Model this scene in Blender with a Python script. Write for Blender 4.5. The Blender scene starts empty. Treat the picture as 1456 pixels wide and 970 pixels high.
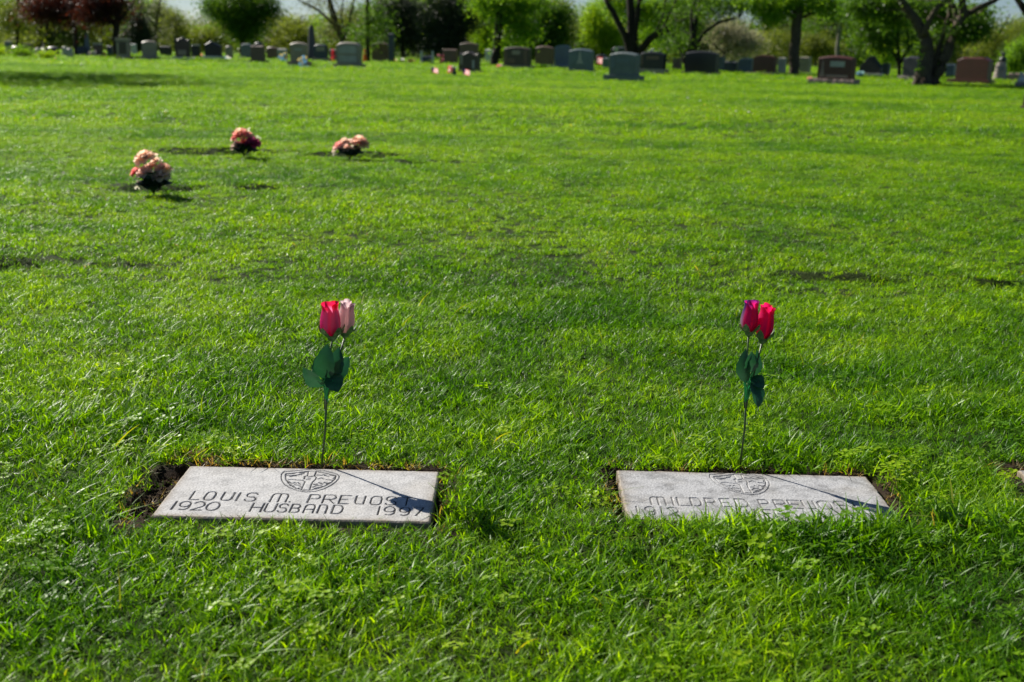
import bpy, math, random
import numpy as np
from mathutils import Vector, Matrix

random.seed(7)
RNG = np.random.default_rng(11)
scene = bpy.context.scene
COL = scene.collection
R = math.radians

# ------------------------------------------------------------------ camera
F_PX, CX, CY, YH = 1618.0, 728.0, 485.0, 66.0
PITCH = math.atan((CY - YH) / F_PX)
ROLL = R(1.3)
CAM_H = 0.998
CAM = np.array([0.0, 0.0, CAM_H])
_F = np.array([0, math.cos(PITCH), -math.sin(PITCH)])
_R0 = np.array([1.0, 0, 0])
_U0 = np.array([0, math.sin(PITCH), math.cos(PITCH)])
_R = _R0 * math.cos(ROLL) + _U0 * math.sin(ROLL)
_U = -_R0 * math.sin(ROLL) + _U0 * math.cos(ROLL)


def ray(px, py):
    return _F + _R * (px - CX) / F_PX + _U * (CY - py) / F_PX


def on_ground(px, py, z=0.0):
    d = ray(px, py)
    return CAM + d * ((z - CAM_H) / d[2])


def at_y(px, py, Y):
    d = ray(px, py)
    return CAM + d * (Y / d[1])


def ppm(P):
    """photo pixels per metre at a world point"""
    return F_PX / float(np.dot(np.asarray(P) - CAM, _F))


cam_data = bpy.data.cameras.new('camera')
cam = bpy.data.objects.new('camera', cam_data)
COL.objects.link(cam)
M = Matrix(((_R[0], _U[0], -_F[0], 0), (_R[1], _U[1], -_F[1], 0), (_R[2], _U[2], -_F[2], CAM_H), (0, 0, 0, 1)))
cam.matrix_world = M
cam_data.sensor_width = 36.0
cam_data.lens = 36.0 * F_PX / 1456.0
cam_data.clip_end = 2000
cam_data.clip_start = 0.05
cam_data.dof.use_dof = True
cam_data.dof.focus_distance = 3.05
cam_data.dof.aperture_fstop = 4.2
cam_data.dof.aperture_blades = 0
scene.camera = cam

# ------------------------------------------------------------------ light
SUN_EL = R(35)
SUN_AZ = np.array([-0.735, 0.678])         # horizontal direction towards the sun
to_sun = Vector((SUN_AZ[0] * math.cos(SUN_EL), SUN_AZ[1] * math.cos(SUN_EL), math.sin(SUN_EL)))
sd = bpy.data.lights.new('sun', 'SUN')
sd.energy = 5.0
sd.angle = R(0.53)
sd.color = (1.0, 0.94, 0.84)
so = bpy.data.objects.new('sun', sd)
COL.objects.link(so)
so.rotation_euler = to_sun.to_track_quat('Z', 'Y').to_euler()
so.location = (0, 0, 60)

world = bpy.data.worlds.new('World')
scene.world = world
world.use_nodes = True
wn = world.node_tree
bg = wn.nodes['Background']
sky = wn.nodes.new('ShaderNodeTexSky')
sky.sky_type = 'NISHITA'
sky.sun_disc = False
sky.sun_elevation = SUN_EL
sky.sun_rotation = math.atan2(SUN_AZ[0], SUN_AZ[1])
sky.air_density = 0.8
sky.dust_density = 0.25
sky.ozone_density = 5.0
wn.links.new(sky.outputs[0], bg.inputs['Color'])
bg.inputs['Strength'].default_value = 0.044

scene.view_settings.view_transform = 'Standard'
scene.view_settings.look = 'None'
scene.view_settings.gamma = 1
scene.view_settings.exposure = 0.76
scene.view_settings.use_curve_mapping = False
scene.render.engine = 'CYCLES'
cy = scene.cycles
cy.max_bounces = 7
cy.diffuse_bounces = 3
cy.glossy_bounces = 2
cy.transmission_bounces = 4
cy.transparent_max_bounces = 4
cy.sample_clamp_indirect = 6
cy.caustics_reflective = False
cy.caustics_refractive = False
cy.use_denoising = True
cy.use_adaptive_sampling = False

# ------------------------------------------------------------------ helpers


def lin(r, g, b):
    f = lambda c: (c / 255 / 12.92) if c / 255 <= 0.04045 else ((c / 255 + 0.055) / 1.055) ** 2.4
    return (f(r), f(g), f(b))


class NT:
    def __init__(s, name):
        s.m = bpy.data.materials.new(name)
        s.m.use_nodes = True
        s.t = s.m.node_tree
        s.t.nodes.clear()
        s.out = s.n('ShaderNodeOutputMaterial')

    def n(s, t, **kw):
        nd = s.t.nodes.new(t)
        for k, v in kw.items():
            setattr(nd, k, v)
        return nd

    def l(s, a, b):
        s.t.links.new(a, b)

    def noise(s, vec, scale, detail=3, rough=0.55):
        nd = s.n('ShaderNodeTexNoise')
        nd.inputs['Scale'].default_value = scale
        nd.inputs['Detail'].default_value = detail
        nd.inputs['Roughness'].default_value = rough
        if vec is not None:
            s.l(vec, nd.inputs['Vector'])
        return nd.outputs['Fac']

    def ramp(s, fac, stops):
        nd = s.n('ShaderNodeValToRGB')
        e = nd.color_ramp.elements
        while len(e) < len(stops):
            e.new(0.5)
        for el, (p, c) in zip(e, stops):
            el.position = p
            el.color = (*c, 1) if len(c) == 3 else c
        s.l(fac, nd.inputs['Fac'])
        return nd.outputs['Color']

    def mix(s, fac, a, b, mode='MIX'):
        nd = s.n('ShaderNodeMix', data_type='RGBA', blend_type=mode)
        if isinstance(fac, float):
            nd.inputs[0].default_value = fac
        else:
            s.l(fac, nd.inputs[0])
        for v, i in ((a, 6), (b, 7)):
            if isinstance(v, tuple):
                nd.inputs[i].default_value = (*v[:3], 1)
            else:
                s.l(v, nd.inputs[i])
        return nd.outputs[2]

    def math(s, op, a, b=0.0):
        nd = s.n('ShaderNodeMath', operation=op)
        for v, i in ((a, 0), (b, 1)):
            if isinstance(v, (int, float)):
                nd.inputs[i].default_value = v
            else:
                s.l(v, nd.inputs[i])
        return nd.outputs[0]

    def attr(s, name, kind='GEOMETRY'):
        nd = s.n('ShaderNodeAttribute', attribute_type=kind)
        nd.attribute_name = name
        return nd

    def principled(s, col, rough=0.6, spec=0.5):
        p = s.n('ShaderNodeBsdfPrincipled')
        if isinstance(col, tuple):
            p.inputs['Base Color'].default_value = (*col[:3], 1)
        else:
            s.l(col, p.inputs['Base Color'])
        if isinstance(rough, float):
            p.inputs['Roughness'].default_value = rough
        else:
            s.l(rough, p.inputs['Roughness'])
        p.inputs['Specular IOR Level'].default_value = spec
        return p

    def bump(s, p, h, strength=0.3, dist=0.01):
        b = s.n('ShaderNodeBump')
        b.inputs['Strength'].default_value = strength
        b.inputs['Distance'].default_value = dist
        s.l(h, b.inputs['Height'])
        s.l(b.outputs[0], p.inputs['Normal'])

    def done(s, sh):
        s.l(sh, s.out.inputs['Surface'])
        return s.m

    def thin(s, p, col, fac):
        """a thin leaf: part of the light goes through"""
        t = s.n('ShaderNodeBsdfTranslucent')
        if isinstance(col, tuple):
            t.inputs['Color'].default_value = (*col[:3], 1)
        else:
            s.l(col, t.inputs['Color'])
        m = s.n('ShaderNodeMixShader')
        m.inputs[0].default_value = fac
        s.l(p.outputs[0], m.inputs[1])
        s.l(t.outputs[0], m.inputs[2])
        return s.done(m.outputs[0])

    def obj(s):
        return s.n('ShaderNodeTexCoord').outputs['Object']


def plain(name, col, rough=0.6, spec=0.5, var=0.18, scale=14.0, bump=0.0):
    t = NT(name)
    o = t.obj()
    f = t.noise(o, scale, 4)
    c = t.mix(f, tuple(x * (1 - var) for x in col), tuple(min(1, x * (1 + var)) for x in col))
    p = t.principled(c, rough, spec)
    if bump:
        t.bump(p, t.noise(o, scale * 3, 4), bump)
    return t.done(p.outputs[0])


def granite(name, col, rough=0.35, speck=0.25, stain=0.25):
    t = NT(name)
    o = t.obj()
    fine = t.noise(o, 160, 2)
    big = t.noise(o, 3.0, 5, 0.65)
    dk = tuple(x * (1 - speck * 1.6) for x in col)
    lt = tuple(min(1, x * (1 + speck)) for x in col)
    c = t.ramp(fine, [(0.32, dk), (0.5, col), (0.68, lt)])
    st = t.ramp(big, [(0.35, (1 - stain,) * 3), (0.65, (1.0, 1.0, 1.0))])
    c = t.mix(1.0, c, st, 'MULTIPLY')
    p = t.principled(c, rough, 0.5)
    t.bump(p, t.noise(o, 60, 3), 0.08, 0.003)
    return t.done(p.outputs[0])


def leaf_mat(name, cols, transl=0.4, rough=0.5, scale=0.6):
    """cols: dark, mid, light leaf colours; clumps differ in colour"""
    t = NT(name)
    o = t.obj()
    f = t.noise(o, scale, 3)
    isl = t.n('ShaderNodeNewGeometry').outputs['Random Per Island']
    v = t.math('ADD', t.math('MULTIPLY', f, 0.62), t.math('MULTIPLY', isl, 0.38))
    c = t.ramp(v, [(0.25, cols[0]), (0.5, cols[1]), (0.75, cols[2])])
    p = t.principled(c, rough, 0.35)
    return t.thin(p, t.mix(1.0, c, (1.8, 1.7, 1.2), 'MULTIPLY'), transl)


def bark(name, c0, c1, scale=7.0):
    t = NT(name)
    o = t.obj()
    mp = t.n('ShaderNodeMapping')
    mp.inputs['Scale'].default_value = (1, 1, 0.22)
    t.l(o, mp.inputs['Vector'])
    f = t.noise(mp.outputs[0], scale * 3, 5, 0.65)
    c = t.ramp(f, [(0.3, c0), (0.7, c1)])
    p = t.principled(c, 0.9, 0.2)
    t.bump(p, f, 0.9, 0.03)
    return t.done(p.outputs[0])


def vcol_mat(name, rough=0.5, transl=0.15, spec=0.4):
    t = NT(name)
    a = t.attr('tone').outputs['Color']
    f = t.noise(t.obj(), 220, 2)
    c = t.mix(t.math('MULTIPLY', f, 0.35), a, (0.9, 0.9, 0.9), 'MULTIPLY')
    p = t.principled(c, rough, spec)
    return t.thin(p, c, transl)


class MB:
    def __init__(s):
        s.v, s.f, s.c = [], [], []
        s.smooth = True

    def add(s, verts, faces, col=None):
        o = len(s.v)
        s.v.extend([tuple(map(float, p)) for p in verts])
        s.f.extend([tuple(i + o for i in f) for f in faces])
        if col is not None:
            s.c.extend([col] * len(verts) if not isinstance(col, list) else col)

    def box(s, c, size, rot=0.0, taper=1.0):
        sx, sy, sz = (k / 2 for k in size)
        ca, sa = math.cos(rot), math.sin(rot)
        vs = []
        for z, k in ((-sz, 1.0), (sz, taper)):
            for x, y in ((-sx, -sy), (sx, -sy), (sx, sy), (-sx, sy)):
                x, y = x * k, y * k
                vs.append((c[0] + x * ca - y * sa, c[1] + x * sa + y * ca, c[2] + z))
        s.add(vs, [(3, 2, 1, 0), (4, 5, 6, 7), (0, 1, 5, 4), (1, 2, 6, 5), (2, 3, 7, 6), (3, 0, 4, 7)])

    def tube(s, pts, radii, n=7, rough=0.0, cap=True):
        pts = [np.asarray(p, float) for p in pts]
        m = len(pts)
        up = np.array([0.13, 0.21, 0.97])
        vs, fs = [], []
        for i in range(m):
            d = pts[min(i + 1, m - 1)] - pts[max(i - 1, 0)]
            d = d / (np.linalg.norm(d) + 1e-9)
            a = np.cross(d, up if abs(d @ up) < 0.95 else np.array([1.0, 0, 0]))
            a /= np.linalg.norm(a)
            b = np.cross(d, a)
            for k in range(n):
                t = 2 * math.pi * k / n
                r = radii[i] * (1 + rough * random.uniform(-1, 1))
                vs.append(pts[i] + (a * math.cos(t) + b * math.sin(t)) * r)
        for i in range(m - 1):
            for k in range(n):
                k2 = (k + 1) % n
                fs.append((i * n + k, i * n + k2, (i + 1) * n + k2, (i + 1) * n + k))
        if cap:
            fs.append(tuple(range(n))[::-1])
            fs.append(tuple((m - 1) * n + k for k in range(n)))
        s.add(vs, fs)

    def prism(s, outline, y0, y1):
        """outline (x,z) extruded along y"""
        n = len(outline)
        vs = [(x, y0, z) for x, z in outline] + [(x, y1, z) for x, z in outline]
        fs = [tuple(range(n)), tuple(range(2 * n - 1, n - 1, -1))]
        for i in range(n):
            j = (i + 1) % n
            fs.append((i, i + n, j + n, j))
        s.add(vs, fs)

    def xform(s, yaw, off):
        ca, sa = math.cos(yaw), math.sin(yaw)
        s.v = [(x * ca - y * sa + off[0], x * sa + y * ca + off[1], z + off[2]) for x, y, z in s.v]
        return s

    def build(s, name, mat, parent=None, smooth=None, bevel=0.0):
        me = bpy.data.meshes.new(name)
        off = parent_world(parent) if parent is not None else (0, 0, 0)
        me.from_pydata([(x - off[0], y - off[1], z - off[2]) for x, y, z in s.v], [], s.f)
        if s.c:
            at = me.color_attributes.new('tone', 'FLOAT_COLOR', 'POINT')
            at.data.foreach_set('color', np.array([(*c[:3], 1.0) for c in s.c], np.float32).ravel())
        me.materials.append(mat)
        if s.smooth if smooth is None else smooth:
            me.polygons.foreach_set('use_smooth', [True] * len(me.polygons))
        o = bpy.data.objects.new(name, me)
        COL.objects.link(o)
        if parent is not None:
            o.parent = parent
        if bevel:
            b = o.modifiers.new('bevel', 'BEVEL')
            b.width = bevel
            b.segments = 2
            b.limit_method = 'ANGLE'
        return o


def parent_world(p):
    v = np.zeros(3)
    while p is not None:
        v += np.array(p.location)
        p = p.parent
    return v


def np_mesh(name, V, mat, parent=None, cols=None):
    """V: (n,k,3) polygons of k corners each"""
    n, k, _ = V.shape
    if parent is not None:
        V = V - parent_world(parent)
    me = bpy.data.meshes.new(name)
    me.vertices.add(n * k)
    me.vertices.foreach_set('co', V.astype(np.float32).ravel())
    me.loops.add(n * k)
    me.loops.foreach_set('vertex_index', np.arange(n * k, dtype=np.int32))
    me.polygons.add(n)
    me.polygons.foreach_set('loop_start', np.arange(n, dtype=np.int32) * k)
    me.polygons.foreach_set('loop_total', np.full(n, k, dtype=np.int32))
    me.update(calc_edges=True)
    me.validate()
    me.materials.append(mat)
    o = bpy.data.objects.new(name, me)
    COL.objects.link(o)
    if parent is not None:
        o.parent = parent
    return o


def tag(o, label=None, cat=None, group=None, kind=None):
    if label:
        o['label'] = label
    if cat:
        o['category'] = cat
    if group:
        o['group'] = group
    if kind:
        o['kind'] = kind
    return o


def thing(name, label, cat, loc, group=None):
    o = bpy.data.objects.new(name, None)
    o.empty_display_size = 0.05
    COL.objects.link(o)
    o.location = tuple(float(x) for x in loc)
    return tag(o, label, cat, group)


# smooth value noise on arrays
_PERM = RNG.random((256, 256))


def vnoise(x, y):
    xi, yi = np.floor(x).astype(int), np.floor(y).astype(int)
    fx, fy = x - xi, y - yi
    fx, fy = fx * fx * (3 - 2 * fx), fy * fy * (3 - 2 * fy)
    g = lambda a, b: _PERM[a % 256, b % 256]
    return (g(xi, yi) * (1 - fx) + g(xi + 1, yi) * fx) * (1 - fy) + (g(xi, yi + 1) * (1 - fx) + g(xi + 1, yi + 1) * fx) * fy - 0.5


# ------------------------------------------------------------------ flat markers: where they lie
class Slab:
    def __init__(s, bl, br, fr, fl, depth=0.305, width=None):
        P = [on_ground(*p)[:2] for p in (bl, br, fr, fl)]
        ux = (P[1] - P[0])
        w = np.linalg.norm(ux)
        s.ux = ux / w
        s.vy = np.array([-s.ux[1], s.ux[0]])
        s.w = width or w
        s.d = depth
        s.o = P[0] + s.ux * s.w / 2 - s.vy * s.d / 2          # centre

    def local(s, px, py):
        q = on_ground(px, py)[:2] - s.o
        return np.array([q @ s.ux, q @ s.vy])

    def loc_xy(s, X, Y):
        dx, dy = X - s.o[0], Y - s.o[1]
        return dx * s.ux[0] + dy * s.ux[1], dx * s.vy[0] + dy * s.vy[1]

    def world(s, u, v, z):
        p = s.o + s.ux * u + s.vy * v
        return (p[0], p[1], z)


slab_l = Slab((270, 662), (625, 670), (608, 742), (214, 737))
slab_r = Slab((877, 668), (1232, 677), (1268, 733), (880, 725))
slab_e = Slab((1447, 668), (1804, 677), (1904, 742), (1466, 735), width=0.61)
SLABS = [slab_l, slab_r, slab_e]
print('SLAB', slab_l.w, slab_r.w, slab_l.local(608, 742), slab_l.local(214, 737), slab_r.local(1268, 733), slab_l.d)

# sunken places where other flat markers lie out of sight (centre x, y, half width, half depth, depth)
PITS = []
for px, py, hw, hd, dp in ((222, 268, .30, .14, .045), (345, 217, .34, .17, .055), (270, 215, .30, .18, .05), (498, 221, .36, .17, .055), (362, 268, .16, .12, .05), (610, 232, .35, .15, .03), (10, 379, .20, .12, .032), (1200, 399, .27, .10, .026), (1445, 405, .2, .1, .03), (175, 379, .16, .08, .02)):
    P = on_ground(px, py)
    PITS.append((P[0], P[1], hw, hd, dp))


def sstep(a, b, x):
    t = np.clip((x - a) / (b - a), 0, 1)
    return t * t * (3 - 2 * t)


def ground_z(X, Y):
    X, Y = np.asarray(X, float), np.asarray(Y, float)
    dist = np.hypot(X, Y)
    z = vnoise(X / 1.3 + 7, Y / 1.3) * 0.030 + vnoise(X / .45 + 3, Y / .45 + 9) * 0.014 + vnoise(X / .13, Y / .13) * 0.007
    z += vnoise(X / 5 + 31, Y / 3.1) * 0.055 * sstep(3, 8, dist)
    z = z * (1 - 0.5 * sstep(20, 40, dist)) - 0.006
    for (cx, cyy, hw, hd, dp) in PITS:
        u, v = X - cx, Y - cyy
        m = sstep(hw + .14, hw - .14, np.abs(u) + .06 * vnoise(X * 9, Y * 9)) * np.where(v > 0, sstep(hd + .018, hd - .018, v), sstep(hd + .10, hd - .10, -v))
        z = z - dp * 1.0 * m + dp * .35 * np.exp(-((v - hd - .07) / .08) ** 2) * sstep(hw + .1, hw - .1, np.abs(u))
    for k, s in enumerate(SLABS):
        u, v = s.loc_xy(X, Y)
        ou = np.maximum(np.abs(u) - s.w / 2, 0)
        ov = np.maximum(np.abs(v) - s.d / 2, 0)
        dd = np.hypot(ou, ov)
        near = 1 - sstep(0.05, 0.30, dd)
        front = (v < -s.d / 2)
        tgt = np.where(front, (-0.006, 0.011, 0.03)[k], -0.010)
        z = z * (1 - near) + near * (tgt + z * .35)
        # the gap round the stone and the bed under it
        gap = 0.035 if k == 0 else 0.025
        side = np.where(front, 0.0, gap)
        side = np.where((u < 0) & (np.abs(v) < s.d / 2), 0.075 if k == 0 else 0.012, side)
        side = np.where((u > 0) & (np.abs(v) < s.d / 2), 0.012 if k == 0 else 0.02, side)
        z = np.where(dd < side, np.minimum(z, -0.034 + 0.012 * vnoise(X * 60, Y * 60)), z)
        z = np.where(dd <= 0.004, -0.06, z)
    return z


def gz(x, y):
    return float(ground_z(np.array([x]), np.array([y]))[0])


# ------------------------------------------------------------------ lawn (one sheet to the horizon)
def graded(a, b, fine0, fine1, step, grow=1.09, mid=5.0):
    c = list(np.arange(fine0, fine1 + 1e-6, step))
    d, x = step, fine1
    while x < b:
        d *= 1.013 if abs(x) < mid else grow
        x += d
        c.append(x)
    d, x = step, fine0
    while x > a:
        d *= 1.013 if abs(x) < mid else grow
        x -= d
        c.insert(0, x)
    return np.array(c)


xs = graded(-500, 500, -1.5, 1.7, 0.014, 1.06, 4.5)
ys = graded(-60, 700, 1.2, 3.6, 0.014, 1.05, 10.5)
GX, GY = np.meshgrid(xs, ys)
GZ = ground_z(GX, GY)
nx, ny = len(xs), len(ys)


def sheet_z(X, Y):
    """height of the lawn sheet itself, so that what stands on it is never under it"""
    i = np.clip(np.searchsorted(xs, X) - 1, 0, nx - 2)
    j = np.clip(np.searchsorted(ys, Y) - 1, 0, ny - 2)
    fx = np.clip((X - xs[i]) / (xs[i + 1] - xs[i]), 0, 1)
    fy = np.clip((Y - ys[j]) / (ys[j + 1] - ys[j]), 0, 1)
    return (GZ[j, i] * (1 - fx) + GZ[j, i + 1] * fx) * (1 - fy) + (GZ[j + 1, i] * (1 - fx) + GZ[j + 1, i + 1] * fx) * fy


me = bpy.data.meshes.new('lawn')
me.vertices.add(nx * ny)
me.vertices.foreach_set('co', np.stack([GX, GY, GZ], -1).astype(np.float32).ravel())
ii = (np.arange(ny - 1)[:, None] * nx + np.arange(nx - 1)[None, :]).ravel()
Q = np.stack([ii, ii + 1, ii + 1 + nx, ii + nx], -1).astype(np.int32)
me.loops.add(Q.size)
me.loops.foreach_set('vertex_index', Q.ravel())
me.polygons.add(len(Q))
me.polygons.foreach_set('loop_start', np.arange(len(Q), dtype=np.int32) * 4)
me.polygons.foreach_set('loop_total', np.full(len(Q), 4, dtype=np.int32))
me.update(calc_edges=True)
me.polygons.foreach_set('use_smooth', [True] * len(Q))
# bare soil next to the markers and in the sunken places
soil = np.zeros((ny, nx))
for s in SLABS:
    u, v = s.loc_xy(GX, GY)
    dd = np.hypot(np.maximum(np.abs(u) - s.w / 2, 0), np.maximum(np.abs(v) - s.d / 2, 0))
    soil = np.maximum(soil, 1 - sstep(0.05, 0.13, dd))
sa = me.attributes.new('soil', 'FLOAT', 'POINT')
sa.data.foreach_set('value', soil.astype(np.float32).ravel())
t = NT('lawn_ground')
o = t.obj()
n1 = t.noise(o, 18, 6, 0.7)
thatch = t.ramp(n1, [(0.3, (0.010, 0.016, 0.003)), (0.55, (0.026, 0.046, 0.006)), (0.75, (0.055, 0.060, 0.018))])
n2 = t.noise(o, 45, 6, 0.7)
earth = t.ramp(n2, [(0.3, (0.012, 0.008, 0.005)), (0.6, (0.038, 0.025, 0.016)), (0.8, (0.07, 0.05, 0.034))])
far_c = t.ramp(t.noise(o, 0.8, 6, 0.7), [(0.3, (0.08, 0.16, 0.006)), (0.7, (0.12, 0.21, 0.010))])
dst = t.n('ShaderNodeMapRange')
dst.inputs['From Min'].default_value = 18
dst.inputs['From Max'].default_value = 60
sx = t.n('ShaderNodeSeparateXYZ')
t.l(o, sx.inputs[0])
t.l(sx.outputs['Y'], dst.inputs['Value'])
c = t.mix(dst.outputs[0], thatch, far_c)
c = t.mix(t.attr('soil').outputs['Fac'], c, earth)
p = t.principled(c, 0.95, 0.15)
t.bump(p, n2, 0.8, 0.02)
me.materials.append(t.done(p.outputs[0]))
lawn = bpy.data.objects.new('lawn', me)
COL.objects.link(lawn)
tag(lawn, 'mown green lawn of the cemetery', 'lawn', kind='structure')
# ------------------------------------------------------------------ grass: one object, its own tufts set out over the lawn
def blade(base, az, h, w, lean, bend, seg=3, twist=0.0):
    """one tapering blade; returns a list of quads (as 4 points)"""
    dx, dy = math.cos(az), math.sin(az)
    sx_, sy_ = -math.sin(az + twist), math.cos(az + twist)
    L, Rr = [], []
    for i in range(seg + 1):
        t = i / seg
        out = lean * h * t + bend * h * t * t
        z = h * t * (1 - 0.28 * bend * t)
        ww = w * 0.5 * (1 - t ** 2.2 * 0.85)
        cx, cyy = base[0] + dx * out, base[1] + dy * out
        L.append((cx - sx_ * ww, cyy - sy_ * ww, z))
        Rr.append((cx + sx_ * ww, cyy + sy_ * ww, z))
    return L, Rr


class Tufts:
    """all the tuft shapes of the lawn in one vertex list; 'tid' tells them apart, 'hue' varies from blade to blade"""
    def __init__(s):
        s.v, s.f, s.tid, s.hue = [], [], [], []
        s.n = 0

    def start(s):
        s.n += 1

    def strip(s, L, Rr, hue):
        o = len(s.v)
        for a, b in zip(L, Rr):
            s.v.append(a)
            s.v.append(b)
            s.hue += [hue, hue]
            s.tid += [s.n, s.n]
        for i in range(len(L) - 1):
            s.f.append((o + 2 * i, o + 2 * i + 1, o + 2 * i + 3, o + 2 * i + 2))

    def fan(s, c, nrm_az, tilt, r, hue, n=6):
        """a small round leaflet"""
        o = len(s.v)
        ca, sa_ = math.cos(nrm_az), math.sin(nrm_az)
        ct, st = math.cos(tilt), math.sin(tilt)
        for k in range(n):
            a = 2 * math.pi * k / n
            x, y = r * math.cos(a) + r * .9, r * math.sin(a) * .92
            z = x * st + abs(y) * .25
            x *= ct
            s.v.append((c[0] + x * ca - y * sa_, c[1] + x * sa_ + y * ca, c[2] + z))
            s.hue.append(hue)
            s.tid.append(s.n)
        s.f.append(tuple(range(o, o + n)))


TF = Tufts()
rr = random.Random(5)


def make_tuft(nb, rad, h0, h1, w0, w1, seg, dry=0.015, spread=1.0):
    TF.start()
    for _ in range(nb):
        a, q = rr.uniform(0, 6.283), rad * math.sqrt(rr.random())
        h = rr.uniform(h0, h1)
        hue = rr.random() * 0.6
        if rr.random() < dry:
            hue = rr.uniform(0.86, 1.0)
        L, Q_ = blade((q * math.cos(a), q * math.sin(a)), rr.uniform(0, 6.283), h, rr.uniform(w0, w1), rr.uniform(0, .65) * spread, rr.uniform(.1, 1.15) * spread, seg, rr.uniform(-1, 1))
        TF.strip(L, Q_, hue)


NEAR0 = TF.n
for k in range(9):
    make_tuft(15, .020, .012, .040, .0022, .0043, 4, spread=1.0)
NEAR1 = TF.n
for k in range(3):                      # clover and other small round-leaved weeds
    TF.start()
    for _ in range(7):
        a, q = rr.uniform(0, 6.283), .028 * math.sqrt(rr.random())
        h = rr.uniform(.022, .042)
        c = (q * math.cos(a), q * math.sin(a), h)
        for j in range(3):
            TF.fan(c, a + j * 2.094 + rr.uniform(-.2, .2), rr.uniform(-.1, .35), rr.uniform(.0030, .0052), rr.uniform(.62, .76))
        L, Q_ = blade((c[0], c[1]), a, h, .0012, 0, 0, 1)
        TF.strip(L, Q_, .3)
CLOV1 = TF.n
for k in range(3):                      # dry, straw-coloured turf at the cut edges
    make_tuft(12, .017, .012, .034, .0014, .0026, 3, dry=.85, spread=1.5)
DRY1 = TF.n
for k in range(3):                      # long loose blades lying over
    TF.start()
    for _ in range(3):
        L, Q_ = blade((rr.uniform(-.03, .03), rr.uniform(-.03, .03)), rr.uniform(0, 6.283), rr.uniform(.045, .075), rr.uniform(.003, .005), rr.uniform(.3, .9), rr.uniform(.5, 1.1), 5, rr.uniform(-1, 1))
        TF.strip(L, Q_, rr.choice([.1, .3, .55, .8]))
LONG1 = TF.n
for k in range(6):
    make_tuft(62, .06, .012, .036, .0026, .0044, 3)
MID1 = TF.n
for k in range(5):
    make_tuft(160, .17, .020, .042, .005, .008, 2)
FAR1 = TF.n
for k in range(4):
    make_tuft(150, .34, .03, .058, .012, .020, 2)
VFAR1 = TF.n

pts = dict(co=[], rot=[], scl=[], idx=[], tint=[])


def exclusion(X, Y):
    """True where no turf grows: on the markers, in the gaps beside them, in the sunken places"""
    bad = np.zeros(X.shape, bool)
    wob = vnoise(X * 22, Y * 22) * 0.035
    edge = np.full(X.shape, 9.0)
    frontage = np.full(X.shape, 9.0)
    for k, s in enumerate(SLABS):
        u, v = s.loc_xy(X, Y)
        ou, ov = np.abs(u) - s.w / 2, np.abs(v) - s.d / 2
        dd = np.hypot(np.maximum(ou, 0), np.maximum(ov, 0))
        lim = np.full(X.shape, 0.03)
        inx = np.abs(u) < s.w / 2 + .02
        lim = np.where((v > 0) & inx, 0.030 + wob * .7, lim)
        lim = np.where((v < 0) & inx, -0.002 + np.abs(wob) * .35, lim)
        lim = np.where((u < 0) & (ou > 0), (0.085 if k == 0 else .028) + wob * 1.5, lim)
        lim = np.where((u > 0) & (ou > 0), (0.022 if k == 0 else .042) + wob, lim)
        if k == 2:
            lim = np.where((u < 0), .07 + wob, lim)
        bad |= dd < np.maximum(lim, .004)
        edge = np.minimum(edge, dd - lim)
        frontage = np.where((v < -s.d / 2) & inx, np.minimum(frontage, dd), frontage)
    return bad, edge, frontage


LUSH = []
for px, py, lr, lk in ((1330, 585, .22, .9), (1240, 600, .12, .5), (470, 600, .2, .3), (1120, 640, .16, .45), (980, 648, .12, .35), (660, 720, .1, .4), (300, 640, .15, .3), (60, 600, .25, .35), (1400, 760, .25, .35), (700, 820, .3, .3), (1260, 790, .45, .35)):
    P = on_ground(px, py)
    LUSH.append((P[0], P[1], lr, lk))


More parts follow.
